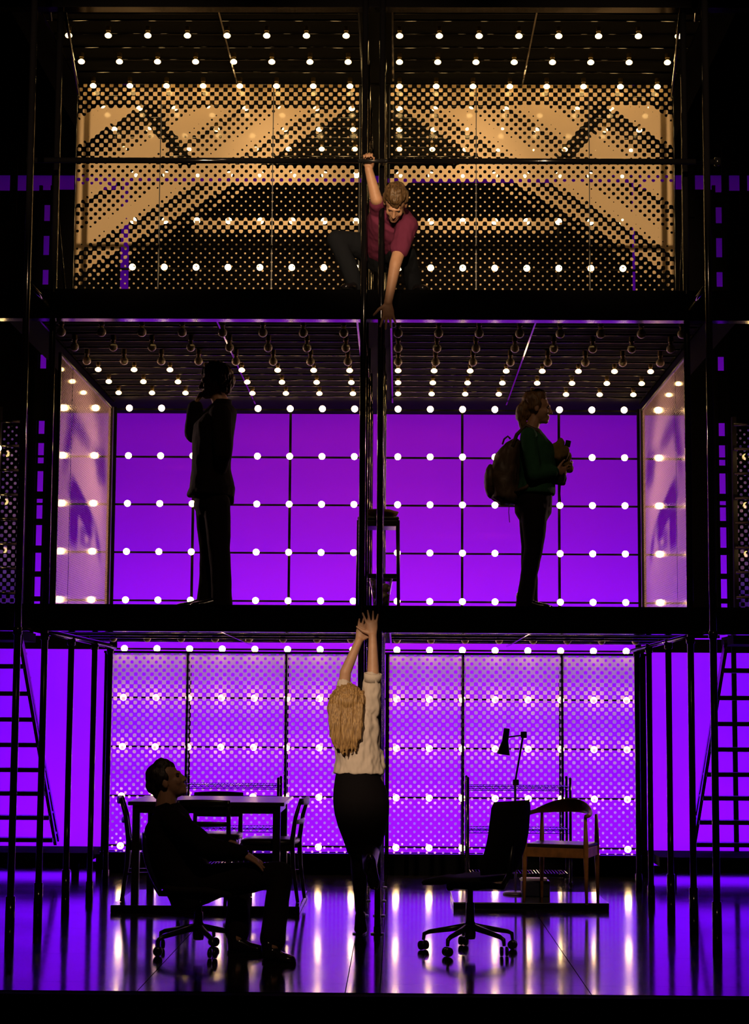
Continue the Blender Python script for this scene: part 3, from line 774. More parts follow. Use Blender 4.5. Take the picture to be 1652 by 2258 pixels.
put(ac, (ctr.x, ctr.y, PLT), facing(d_.x, d_.y))

# swivel office chairs
def office_chair(label, seat_z, shell, star0, back_tilt=.10, H=.44):
    c = local('office_chair', label, 'chair')
    for k in range(5):
        a = star0 + 2*PI*k/5; u = V((math.cos(a), math.sin(a), 0))
        ar = MB().tube([u*.03+V((0,0,.150)), u*.16+V((0,0,.128)), u*.255+V((0,0,.112)), u*.288+V((0,0,.098)), u*.293+V((0,0,.060))], [.022, .017, .014, .013, .010], 10).build('base_arm', M_['steel2'], c, True)
        p = u*.293; s = V((-u.y, u.x, 0)); s = (s*.8 + u*.6).normalized()
        m = MB()
        for e in (-1, 1): m.lathe(p + s*(e*.016) + V((0,0,.029)), [(.012, -.010), (.028, -.008), (.029, 0), (.028, .008), (.012, .010)], 16, s)
        m.build('caster', M_['plast'], ar, True)
    MB().lathe((0,0,0), [(.03, .075), (.034, .09), (.034, .17), (.028, .18)], 18).build('hub', M_['steel2'], c, True)
    MB().lathe((0,0,0), [(.026, .17), (.026, seat_z-.16), (.018, seat_z-.158), (.018, seat_z-.05)], 18).build('gas_column', M_['steel2'], c, True)
    MB().box((-.09, -.12, seat_z-.075), (.09, .10, seat_z-.035)).build('mechanism', M_['plast'], c, bevel=.010)
    MB().tube([(.07, 0, seat_z-.06), (.18, .04, seat_z-.065), (.27, .05, seat_z-.075)], [.005, .005, .008], 8).build('lever', M_['steel2'], c, True)
    MB().lathe((-.10, .06, seat_z-.06), [(.010, 0), (.024, .01), (.024, .04), (.015, .05)], 12, (-1, 0, 0)).build('knob', M_['plast'], c, True)
    m = MB(); rr = []
    for z, k in ((-.035, .80), (-.028, .97), (-.010, 1.0), (.004, .97), (.010, .80), (.012, .4)):
        rr.append(((0, .015, seat_z+z), (.235*k, 0, 0), (0, .225*k, 0)))
    m.loft(rr, 32)
    for v in m.v:
        x, y = v.x, v.y-.015; r = max(abs(x)/.235, abs(y)/.225, 1e-4); q = math.hypot(x/.235, y/.225); k = min((q/r)**.7, 1.28)
        v.x = x*k; v.y = .015+y*k; v.z += (.03*((v.y)/.225)**2*(-1 if v.y > .1 else .4))
    m.build('seat', M_[shell] if shell == 'fabric' else M_['fabric'], c, True)
    # back panel
    m = MB(); rings = []
    z0 = seat_z + .03 if H > .4 else seat_z - .02
    for i in range(13):
        f = i/12; z = z0 + H*f; yb = -.235 - back_tilt*f - .03*math.sin(PI*f)
        wv = .185 + .035*math.sin(PI*min(1, f*1.1)) - (.03 if f in (0, 1) else 0)
        rings.append(((0, yb, z), (wv, 0, 0), (0, .016, 0)))
    m.loft(rings, 24)
    for v in m.v:
        s = max(-1, min(1, v.x/.2)); v.y += .045*s*s
        v.x = math.copysign(min(abs(v.x)*1.25, .205), v.x)
    bk = m.build('backrest', M_[shell], c, True)
    MB().tube([(0, -.10, seat_z-.05), (0, -.24, seat_z-.05), (0, -.285, seat_z+.02), (0, -.31, seat_z+.20)], [.02, .02, .018, .016], 10).build('back_support', M_['plast'], c, True)
    return c
rc = PZ(1037, 2098, 0)
oc2 = put(office_chair('empty black swivel office chair with a tilted high back', .455, 'fabric', .75), (rc.x, rc.y, 0), facing(-.80, .60))
lc = PZ(437, 2100, 0)
oc1 = put(office_chair('blue black swivel office chair under the seated man', .40, 'blueplast', .45, .10, .34), (lc.x, lc.y, 0), facing(1, -.05))

# tall stool, cloth and waste bin on the middle storey
YS = 13.94
a, b = P(789, 1140, YS).x, P(881, 1140, YS).x; zs = P(835, 1143, YS).z
st = thing('bar_stool', ((a+b)/2, YS, F2), 'tall dark bar stool behind the middle posts', 'stool')
xm = (a+b)/2; hw = (b-a)/2-.012
for sx in (-1, 1):
    for sy in (-1, 1):
        MB().tube([(xm+sx*(hw+.008), YS+sy*(hw+.008), F2), (xm+sx*hw, YS+sy*hw, zs-.03)], [.013, .016], 10).build('leg', M_['blackwood'], st, True)
for z in (F2+.30, F2+.34):
    for k in range(2):
        s = -1 if k else 1
        if z < F2+.32: MB().bar((xm-hw, YS+s*hw, z), (xm+hw, YS+s*hw, z), .018, .036).build('rung', M_['blackwood'], st)
        else: MB().bar((xm+s*hw, YS-hw, z), (xm+s*hw, YS+hw, z), .018, .030).build('rung', M_['blackwood'], st)
MB().box((xm-hw-.015, YS-hw-.015, zs-.075), (xm+hw+.015, YS+hw+.015, zs-.03)).build('seat_frame', M_['blackwood'], st, bevel=.006)
MB().box((xm-hw-.01, YS-hw-.01, zs-.03), (xm+hw+.01, YS+hw+.01, zs)).build('seat', M_['seatpad'], st, bevel=.012)
def lumpy(name, c, ax, m, amp, sc, parent=None, seed=0, nu=28, nv=18):
    b_ = MB().ell(c, ax, nu, nv)
    for v in b_.v:
        d = (v - V(c)); n = noise.noise_vector(v*sc + V((seed, seed*2, 0)))
        v += n*amp
    return b_.build(name, m, parent, True)
fc = lumpy('folded_cloth', (xm+.02, YS-.02, zs+.040), ((.13,0,0),(0,.12,0),(0,0,.026)), M_['cloth'], .018, 14)
tag(fc, 'rumpled ochre cloth lying on the bar stool', 'cloth')
YB = 12.62
ca, cb = P(815, 1280, YB), P(866, 1280, YB); r0 = (cb.x-ca.x)/2; bc = (ca.x+cb.x)/2; zt_ = P(840, 1276, YB).z
wb = thing('waste_bin', (bc, YB, F2), 'clear plastic waste bin full of crumpled paper at the foot of the posts', 'bin')
h = zt_-F2
MB().lathe((bc, YB, F2), [(r0*.68, 0), (r0*.70, .004), (r0*.78, h*.45), (r0*.93, h*.8), (r0, h*.98), (r0*1.03, h), (r0*.98, h-.003), (r0*.90, h*.79), (r0*.75, h*.45), (r0*.66, .008)], 32).build('bin_body', M_['clear'], wb, True)
rnd = random.Random(3)
for k in range(10):
    a_ = rnd.random()*6.28; zz = F2 + .034 + (k//3)*.047 + rnd.uniform(-.006, .006); rr_ = r0*(.40 + .05*(k//3))
    p_ = lumpy('crumpled_paper', (bc+rr_*math.cos(2.09*k+.8*(k//3)), YB+rr_*math.sin(2.09*k+.8*(k//3)), zz), ((rnd.uniform(.027,.033),0,0),(0,.029,0),(0,0,rnd.uniform(.024,.029))), M_['paper'], .008, 30, None, k, 14, 9)
    tag(p_, 'crumpled paper ball lying in the clear waste bin', 'paper', 'crumpled paper in the waste bin')

# ------------------------------------------------------------------ people
M_['skin'] = mat('skin', (0.50, 0.27, 0.16), 0.5, 0, 0.4, bump=.04, bscale=120, var=.08, vscale=20)
M_['suit'] = mat('dark brown suit wool', (0.009, 0.0055, 0.005), 0.9, 0, 0.12, bump=.3, bscale=300)
M_['jeans'] = mat('dark denim', (0.009, 0.010, 0.013), 0.9, 0, 0.1, bump=.3, bscale=260)
M_['blacktrous'] = mat('black trousers', (0.010, 0.007, 0.008), 0.9, 0, 0.12, bump=.2, bscale=240)
M_['shoe'] = mat('black polished leather', (0.010, 0.008, 0.009), 0.18, 0, 0.6, bump=.02)
M_['shirtw'] = mat('cream cotton blouse', (0.62, 0.50, 0.40), 0.85, 0, 0.15, bump=.25, bscale=14)
M_['skirt'] = mat('black skirt cloth', (0.0045, 0.003, 0.0035), 0.88, 0, 0.12, bump=.15, bscale=200)
M_['stock'] = mat('black stocking', (0.008, 0.006, 0.007), 0.45, 0, 0.35, bump=.05, bscale=300)
M_['maroon'] = mat('maroon cotton shirt', (0.13, 0.022, 0.055), 0.88, 0, 0.12, bump=.25, bscale=18)
M_['green'] = mat('dark green cardigan', (0.030, 0.105, 0.050), 0.95, 0, 0.08, bump=.4, bscale=160)
M_['jackd'] = mat('dark jacket canvas', (0.020, 0.018, 0.020), 0.9, 0, 0.1, bump=.3, bscale=120)
M_['pack'] = mat('dark backpack nylon', (0.085, 0.055, 0.030), 0.5, 0, 0.35, bump=.2, bscale=60, var=.4, vscale=10)
M_['bundle'] = mat('olive tan jacket cloth', (0.20, 0.13, 0.045), 0.9, 0, 0.1, bump=.3, bscale=40, var=.3, vscale=12)
M_['eye'] = mat('eye', (0.07, 0.05, 0.045), 0.2, 0, 0.5, bump=.01)
def hairmat(name, c0, c1, sc=160):
    m = bpy.data.materials.new(name); m.use_nodes = True; nt = m.node_tree; b = nt.nodes['Principled BSDF']
    b.inputs['Roughness'].default_value = .45; b.inputs['Specular IOR Level'].default_value = .4
    tc = nt.nodes.new('ShaderNodeTexCoord'); mp = nt.nodes.new('ShaderNodeMapping'); mp.inputs['Scale'].default_value = (1, 1, .10)
    n = nt.nodes.new('ShaderNodeTexNoise'); n.inputs['Scale'].default_value = sc; n.inputs['Detail'].default_value = 4
    r = nt.nodes.new('ShaderNodeValToRGB'); r.color_ramp.elements[0].position = .32; r.color_ramp.elements[1].position = .68
    r.color_ramp.elements[0].color = (*c0, 1); r.color_ramp.elements[1].color = (*c1, 1)
    bp = nt.nodes.new('ShaderNodeBump'); bp.inputs['Strength'].default_value = .7; bp.inputs['Distance'].default_value = .006
    L = nt.links.new
    L(tc.outputs['Object'], mp.inputs[0]); L(mp.outputs[0], n.inputs['Vector']); L(n.outputs['Fac'], r.inputs[0]); L(r.outputs[0], b.inputs['Base Color']); L(n.outputs['Fac'], bp.inputs['Height']); L(bp.outputs[0], b.inputs['Normal'])
    return m
M_['blond'] = hairmat('blond hair', (.16, .075, .022), (.56, .33, .12), 190)
M_['brown'] = hairmat('brown hair', (.045, .024, .010), (.17, .095, .04), 120)
M_['dark'] = hairmat('dark hair', (.012, .007, .005), (.045, .026, .014), 120)
M_['auburn'] = hairmat('light brown hair', (.09, .045, .016), (.26, .14, .05), 120)

TMP = bpy.data.scenes.new('workshop')
def vox(name, mb, m, parent, size, smooth=4, amp=0.0, sc=9.0, seed=0.0):
    """one continuous surface from overlapping pieces"""
    wo = V(parent['_w']) if parent is not None else V((0,0,0))
    me = mb.mesh(name, wo)
    t = bpy.data.objects.new('tmp', me); TMP.collection.objects.link(t)
    r = t.modifiers.new('r', 'REMESH'); r.mode = 'VOXEL'; r.voxel_size = size; r.use_smooth_shade = True
    s = t.modifiers.new('s', 'SMOOTH'); s.factor = .5; s.iterations = smooth
    TMP.view_layers[0].update(); dg = TMP.view_layers[0].depsgraph; ev = t.evaluated_get(dg)
    out = bpy.data.meshes.new_from_object(ev); out.name = name
    bpy.data.objects.remove(t, do_unlink=True); bpy.data.meshes.remove(me)
    if amp > 0:
        N_ = len(out.vertices); co = [0.0]*(3*N_); nn = [0.0]*(3*N_)
        out.vertices.foreach_get('co', co); out.vertices.foreach_get('normal', nn)
        for i in range(0, 3*N_, 3):
            q = V((co[i]*sc[0]+seed, co[i+1]*sc[1]+seed*.7, co[i+2]*sc[2]+seed*1.3)) if isinstance(sc, tuple) else V((co[i]*sc+seed, co[i+1]*sc+seed*.7, co[i+2]*sc*.6+seed*1.3))
            n = (noise.noise(q) + .5*noise.noise(q*2.3))*amp
            co[i] += nn[i]*n; co[i+1] += nn[i+1]*n; co[i+2] += nn[i+2]*n
        out.vertices.foreach_set('co', co); out.update()
    for p in out.polygons: p.use_smooth = True
    out.materials.clear(); out.materials.append(m)
    return place(name, out, m, parent)

def basis(fwd, up):
    f = V(fwd).normalized(); u = V(up); u = (u - f*u.dot(f)).normalized(); return f, u, f.cross(u)   # fwd, up, right
def head(m, c, fwd, up, k=1.0):
    f, u, s = basis(fwd, up); c = V(c)
    E = lambda o, a, b, d: m.ell(c + f*o[0]*k + u*o[1]*k + s*o[2]*k, (s*a*k, f*b*k, u*d*k), 18, 12)
    E((-.012, .028, 0), .075, .094, .090); E((.022, -.030, 0), .062, .070, .085); E((.040, -.085, 0), .040, .048, .034); E((.066, -.100, 0), .026, .022, .020)
    E((.082, .020, 0), .046, .014, .012); E((.082, -.066, 0), .024, .016, .007); E((.081, -.080, 0), .021, .014, .007)
    m.cap(c + f*.088*k + u*.008*k, c + f*.106*k - u*.034*k, .009*k, .013*k, 10)
    for e in (-1, 1):
        E((.097, -.038, e*.011), .009, .009, .008); E((-.008, -.010, e*.076), .010, .020, .032); E((.062, -.030, e*.036), .022, .022, .026)
def eyes(parent, c, fwd, up, k=1.0):
    f, u, s = basis(fwd, up); c = V(c)
    for e in (-1, 1): MB().sph(c + f*.074*k + u*.002*k + s*e*.031*k, .0115*k, 12, 8).build('eye', M_['eye'], parent, True)
def hand(m, w, d, pn, ts, curl=(.3,.3,.3,.3), spread=.10, k=1.0, thumb=(.6,.8,.1), straight=1.0):
    """w wrist, d direction to the fingers, pn palm normal, ts thumb side; returns nothing"""
    d = V(d).normalized(); n = V(pn); n = (n - d*n.dot(d)).normalized(); t = V(ts); t = (t - d*t.dot(d) - n*t.dot(n)).normalized(); w = V(w)
    m.loft([(w - d*.02*k, t*.026*k, n*.020*k), (w + d*.012*k, t*.029*k, n*.018*k), (w + d*.05*k, t*.039*k, n*.016*k), (w + d*.086*k, t*.041*k, n*.013*k), (w + d*.096*k, t*.038*k, n*.009*k)], 16)
    for i in range(4):
        a = (1.5-i)*spread; L = (.076, .084, .078, .061)[i]*k
        dd = (d*math.cos(a) + t*math.sin(a)).normalized()
        p = w + d*(.088 - .004*abs(i-1.2))*k + t*(.030-.020*i)*k; ang = 0
        for sgm, fr in enumerate((.46, .30, .24)):
            ang += curl[i]*(1.0 if sgm else .8)
            q = p + (dd*math.cos(ang) + n*math.sin(ang))*L*fr
            m.cap(p, q, (.0092-.0008*sgm)*k, (.0086-.0009*sgm)*k, 10); p = q
    p = w + d*.022*k + t*.026*k; th = (d*thumb[0] + t*thumb[1] + n*thumb[2]).normalized()
    q = p + th*.042*k; m.cap(p, q, .0145*k, .0115*k, 10)
    th2 = (th + d*.35 + n*.15).normalized(); m.cap(q, q + th2*.030*k, .0105*k, .0085*k, 10); m.cap(q + th2*.03*k, q + th2*.048*k, .0085*k, .0072*k, 10)
def limb(m, pts, rs, n=14):
    for (a, b, ra, rb) in zip(pts, pts[1:], rs, rs[1:]): m.cap(a, b, ra, rb, n)
def mid(a, b, f=.5): return V(a).lerp(V(b), f)
def shoe_mesh(heel, toe, up, k=1.0, heelh=.025, name='shoe', parent=None, m_='shoe'):
    """lace-up shoe from heel to toe points on the ground"""
    h, t = V(heel), V(toe); d = (t-h); L = d.length; d.normalize(); u = V(up); u = (u - d*u.dot(d)).normalized(); s = d.cross(u)
    m = MB(); rings = []
    for f, w_, z in ((-.02, .020, .035), (.04, .032, .045), (.20, .036, .048), (.38, .036, .042), (.60, .044, .030), (.80, .046, .025), (.93, .036, .021), (1.0, .016, .014)):
        rings.append((h + d*L*f + u*(z+.004), s*w_*k, u*z*k))
    m.loft(rings, 18); m.cap(h + d*L*.14 + u*.05, h + d*L*.12 + u*.10, .040, .042, 14)
    o = vox(name, m, M_[m_], parent, .006, 3)
    sm = MB(); pts = []
    for (f, w_) in ((-.03, .022), (.05, .034), (.3, .034), (.6, .046), (.82, .046), (.96, .030), (1.02, .004)): pts.append((f, w_))
    poly = [h + d*L*f + s*w_ for f, w_ in pts] + [h + d*L*f - s*w_ for f, w_ in reversed(pts)]
    sm.prism([p + u*.001 for p in poly], u*.010); sm.build('sole', M_['solem'], o)
    hb = MB(); poly = [h + d*L*f + s*w_ for f, w_ in ((-.03, .022), (.05, .034), (.24, .034))] + [h + d*L*f - s*w_ for f, w_ in ((.24, .034), (.05, .034), (-.03, .022))]
    hb.prism(poly, u*heelh*.6); hb.build('heel', M_['solem'], o)
    return o
def person(label, loc): return tag(empty('person_tmp', loc), label, 'person')
def body_root(m, label, loc, size=.0058):
    root = empty('tmp_root', loc)
    o = vox('person', m, M_['skin'], root, size, 3)
    o.parent = None; o.location = loc; o['_w'] = tuple(V(loc)); bpy.data.objects.remove(root, do_unlink=True)
    return tag(o, label, 'person')

# ---- man in a dark suit on the middle storey, hand to his chin
def suited_man():
    Y = 13.05; Z0 = F2
    hc = P(473, 843, Y); f, u = (-1, -.10, -.08), (-.08, 0, 1)
    F, Uu, Sd = basis((-1, -.10, 0), (0, 0, 1))
    nb, ch, wa, pe = P(489, 893, Y), P(470, 950, Y), P(466, 1035, Y), P(468, 1100, Y)
    sn, sf = P(486, 912, Y-.17), P(478, 914, Y+.17)             # near (left) and far shoulder
    en, wn = P(492, 1000, Y-.235), P(484, 1036, Y-.145)
    ef, wf = P(428, 955, Y+.06), P(431, 893, Y+.02)
    hn, kn, an = P(478, 1112, Y-.09), P(484, 1222, Y-.10), V((P(490, 1322, Y-.10).x, Y-.10, Z0+.09))
    hf, kf, af = P(460, 1112, Y+.09), P(464, 1228, Y+.10), V((P(456, 1322, Y+.06).x, Y+.08, Z0+.09))
    m = MB(); head(m, hc, f, u)
    m.cap(hc - Uu*.08 + F*-.02, nb, .056, .062)
    m.loft([(pe - Uu*.10, Sd*.13, F*.10), (pe, Sd*.165, F*.115), (wa, Sd*.145, F*.105), (ch - Uu*.05, Sd*.165, F*.115), (ch + Uu*.06, Sd*.175, F*.11), (nb - Uu*.02, Sd*.10, F*.07)], 24)
    limb(m, [sn, en, wn], [.052, .042, .029]); limb(m, [sf, ef, wf], [.052, .042, .029]); m.cap(sn, sf, .055, .055)
    limb(m, [hn, kn, an], [.068, .048, .036]); limb(m, [hf, kf, af], [.068, .048, .036])
    hand(m, wn, F*.35 - Uu*1, V((0, .9, -.1)), F, (.4, .45, .5, .55), .05)
    hand(m, wf, Uu*.85 - F*.35 , -F*.9 - Uu*.3, V((0, -1, 0)), (.75, .8, .85, .9), .05, thumb=(.9, .3, .3))
    b = body_root(m, 'man in a dark suit standing with one hand raised to his chin', (pe.x, Y, Z0)); eyes(b, hc, f, u)
    # jacket
    j = MB()
    hem = P(464, 1096, Y)
    j.loft([(hem, Sd*.205, F*.168), (hem + Uu*.02, Sd*.21, F*.170), (pe + Uu*.08, Sd*.205, F*.164), (wa + F*-.0, Sd*.185, F*.140), (ch - Uu*.06, Sd*.205, F*.148), (ch + Uu*.04 - F*.01, Sd*.215, F*.150), (mid(ch, nb, .72) - F*.01, Sd*.190, F*.118), (nb + Uu*.005, Sd*.085, F*.075)], 30)
    limb(j, [sn, en, mid(en, wn, .92)], [.078, .066, .050]); limb(j, [sf, ef, mid(ef, wf, .90)], [.082, .072, .058]); j.cap(sn, sf, .068, .068)
    j.cap(hem - F*.12 + Uu*.1, hem - F*.145 - Uu*.035, .05, .025)
    o = vox('suit_jacket', j, M_['suit'], b, .0085, 5, .006, 12, 1.3)
    cl = MB(); cl.loft([(nb - Uu*.005, Sd*.080, F*.072), (nb + Uu*.035 - F*.006, Sd*.070, F*.066)], 20); cl.build('collar', M_['suit'], o, True)
    # trousers
    t = MB(); t.loft([(pe - Uu*.13, Sd*.14, F*.098), (pe - Uu*.06, Sd*.165, F*.132), (pe + Uu*.05, Sd*.165, F*.125), (wa - Uu*.02, Sd*.150, F*.115)], 22)
    for h_, k_, a_ in ((hn, kn, an), (hf, kf, af)): limb(t, [h_, k_, mid(k_, a_, .5), a_ - Uu*.055], [.100, .078, .072, .074])
    vox('trousers', t, M_['suit'], b, .0085, 5, .006, 10, 4)
    for a_ in (an, af): shoe_mesh(V((a_.x+.055, a_.y, Z0)), V((a_.x-.225, a_.y-.03, Z0)), (0,0,1), parent=b)
    hr = MB(); 
    for (o_, r) in (((-.042, .060), .090), ((-.005, .085), .076), ((-.078, .015), .074), ((.038, .078), .054), ((.066, .062), .030), ((-.072, -.045), .054)):
        hr.sph(hc + F*o_[0] + Uu*o_[1], r, 16, 10)
    for e in (-1, 1): hr.ell(hc - F*.026 + Uu*.030 + Sd*e*.056, (Sd*.036, F*.068, Uu*.066), 14, 9)
    vox('hair', hr, M_['brown'], b, .0065, 2, .009, 44, 2)
suited_man()

# ---- girl with a backpack
def girl():
    Y = 13.0; Z0 = F2
    hc = P(1186, 900, Y); f, u = (1, -.08, -.05), (.02, 0, 1)
    F, Uu, Sd = basis((1, -.10, 0), (0, 0, 1))
    nb, ch, wa, pe = P(1172, 947, Y), P(1182, 995, Y), P(1184, 1062, Y), P(1176, 1112, Y)
    sn, sf = P(1166, 962, Y-.15), P(1172, 962, Y+.15)
    en, wn = P(1178, 1046, Y-.20), P(1226, 1040, Y-.10)
    ef, wf = P(1190, 1046, Y+.18), P(1234, 1030, Y+.06)
    hn, kn, an = P(1178, 1122, Y-.075), P(1178, 1206, Y-.08), V((P(1156, 1310, Y-.08).x, Y-.08, Z0+.085))
    hf, kf, af = P(1174, 1122, Y+.075), P(1170, 1208, Y+.07), V((P(1166, 1310, Y+.07).x, Y+.07, Z0+.085))
    m = MB(); head(m, hc, f, u, .93)
    m.cap(hc - Uu*.075 - F*.02, nb, .046, .052)
    m.loft([(pe - Uu*.09, Sd*.13, F*.10), (pe, Sd*.155, F*.115), (wa, Sd*.125, F*.095), (ch - Uu*.03, Sd*.14, F*.11), (ch + Uu*.06, Sd*.145, F*.095), (nb - Uu*.02, Sd*.085, F*.06)], 24)
    limb(m, [sn, en, wn], [.045, .037, .026]); limb(m, [sf, ef, wf], [.045, .037, .026]); m.cap(sn, sf, .046, .046)
    limb(m, [hn, kn, an], [.064, .046, .034]); limb(m, [hf, kf, af], [.064, .046, .034])
    hand(m, wn, F*.8 + Uu*.1 + V((0, .5, 0)), V((-.4, .6, .2)), Uu, (.6, .65, .7, .7), .04, .90)
    hand(m, wf, F*.8 - Uu*.1 + V((0, -.5, 0)), V((-.4, -.5, .3)), Uu, (.6, .65, .7, .7), .04, .90)
    b = body_root(m, 'girl in a green cardigan with a backpack holding a bundled jacket', (pe.x, Y, Z0)); eyes(b, hc, f, u, .93)
    j = MB(); hem = P(1180, 1092, Y)
    j.loft([(hem, Sd*.175, F*.145), (hem + Uu*.02, Sd*.178, F*.146), (wa + Uu*.02, Sd*.160, F*.132), (ch - Uu*.03 + F*.012, Sd*.170, F*.140), (ch + Uu*.05, Sd*.175, F*.118), (mid(ch, nb, .75), Sd*.140, F*.085), (nb + Uu*.005, Sd*.070, F*.062)], 28)
    limb(j, [sn, en, mid(en, wn, .88)], [.062, .054, .044]); limb(j, [sf, ef, mid(ef, wf, .88)], [.062, .054, .044]); j.cap(sn, sf, .055, .055)
    vox('cardigan', j, M_['green'], b, .008, 5, .006, 13, 7)
    t = MB(); t.loft([(pe - Uu*.13, Sd*.13, F*.090), (pe - Uu*.06, Sd*.16, F*.132), (pe + Uu*.02, Sd*.165, F*.134), (wa, Sd*.140, F*.110)], 22)
    for h_, k_, a_ in ((hn, kn, an), (hf, kf, af)): limb(t, [h_, mid(h_, k_, .5), k_, mid(k_, a_, .5), a_ - Uu*.06], [.102, .086, .066, .060, .066])
    vox('trousers', t, M_['blacktrous'], b, .008, 5, .005, 12, 9)
    for a_, dy in ((an, -.02), (af, .03)): shoe_mesh(V((a_.x-.045, a_.y, Z0)), V((a_.x+.185, a_.y+dy, Z0)), (0,0,1), .9, parent=b)
    hr = MB()
    for (o_, r) in (((-.040, .055), .082), ((.005, .078), .066), ((-.072, .010), .066), ((-.070, -.040), .048)): hr.sph(hc + F*o_[0] + Uu*o_[1], r*.95, 16, 10)
    for e in (-1, 1): hr.ell(hc - F*.022 + Uu*.030 + Sd*e*.052, (Sd*.030, F*.062, Uu*.060), 14, 9)
    hr.ell(P(1150, 912, Y), (Sd*.050, F*.045, Uu*.075), 14, 10); hr.ell(P(1152, 932, Y), (Sd*.035, F*.030, Uu*.055), 14, 10)
    vox('hair', hr, M_['auburn'], b, .007, 3, .007, 26, 5)
    # backpack
    bp = thing('backpack', P(1100, 1110, Y), "dark nylon backpack on the girl's back", 'backpack')
    c = P(1106, 1042, Y); GX = PXm(Y)*11
    pk = MB(); pk.loft([(P(1112, 1112, Y), Sd*.11, F*.06), (P(1104, 1098, Y), Sd*.145, F*.105), (P(1102, 1050, Y), Sd*.15, F*.108), (P(1110, 1005, Y), Sd*.140, F*.092), (P(1122, 978, Y), Sd*.110, F*.060), (P(1128, 970, Y), Sd*.06, F*.025)], 26)
    for v in pk.v:
        v.x = min(v.x + GX*.9, P(1150, 1050, Y).x)
    vox('pack_body', pk, M_['pack'], bp, .008, 4, .010, 14, 3)
    pc = MB().ell(P(1082, 1062, Y), (Sd*.11, F*.045, Uu*.125), 18, 12); vox('front_pocket', pc, M_['pack'], bp, .008, 3, .008, 18, 6)
    hd = [P(1108, 980, Y), P(1112, 968, Y), P(1120, 962, Y), P(1126, 968, Y)]; MB().tube(hd, .007, 8).build('carry_loop', M_['pack'], bp, True)
    for e, yy in ((-1, Y-.11), (1, Y+.11)):
        pts = [P(1130, 985, yy), P(1140, 958, yy-.02*e), P(1160, 938, yy), P(1186, 950, yy), P(1207, 985, yy*1), P(1200, 1040, yy-.02*e), P(1160, 1075, yy+.05*e), P(1134, 1085, yy)]
        MB().tube(pts, .014, 8).build('shoulder_strap', M_['pack'], bp, True)
    MB().tube([P(1123, 1108, Y-.08), P(1122, 1130, Y-.09), P(1124, 1152, Y-.09)], .003, 6).build('strap_end', M_['pack'], bp, True)
    # bundled jacket
    bj = thing('bundled_jacket', P(1240, 1060, Y), 'olive tan jacket bundled in the girl\'s arms', 'jacket')
    bm = MB()
    for (x_, y_, dy, r) in ((1232, 990, 0, .052), (1240, 1000, -.03, .055), (1236, 1018, .03, .055), (1250, 1008, .02, .042), (1226, 1005, -.05, .045), (1252, 1030, 0, .040), (1238, 975, .02, .030)): bm.sph(P(x_, y_, Y+dy), r, 14, 9)
    vox('jacket_bulk', bm, M_['bundle'], bj, .007, 3, .014, 20, 8)
    tl = MB(); tl.loft([(P(1236, 1040, Y-.02), Sd*.06, F*.040), (P(1237, 1056, Y-.02), Sd*.055, F*.040), (P(1236, 1068, Y-.02), Sd*.05, F*.036)], 18); vox('hanging_hem', tl, M_['jackd'], bj, .007, 2, .010, 22, 3)
    MB().tube([P(1236, 1066, Y), P(1235, 1090, Y), P(1237, 1112, Y)], .004, 6).build('drawstring', M_['jackd'], bj, True)
    MB().cyl(P(1251, 985, Y), P(1254, 972, Y), .020).build('cuff', M_['jackd'], bj, True)
girl()

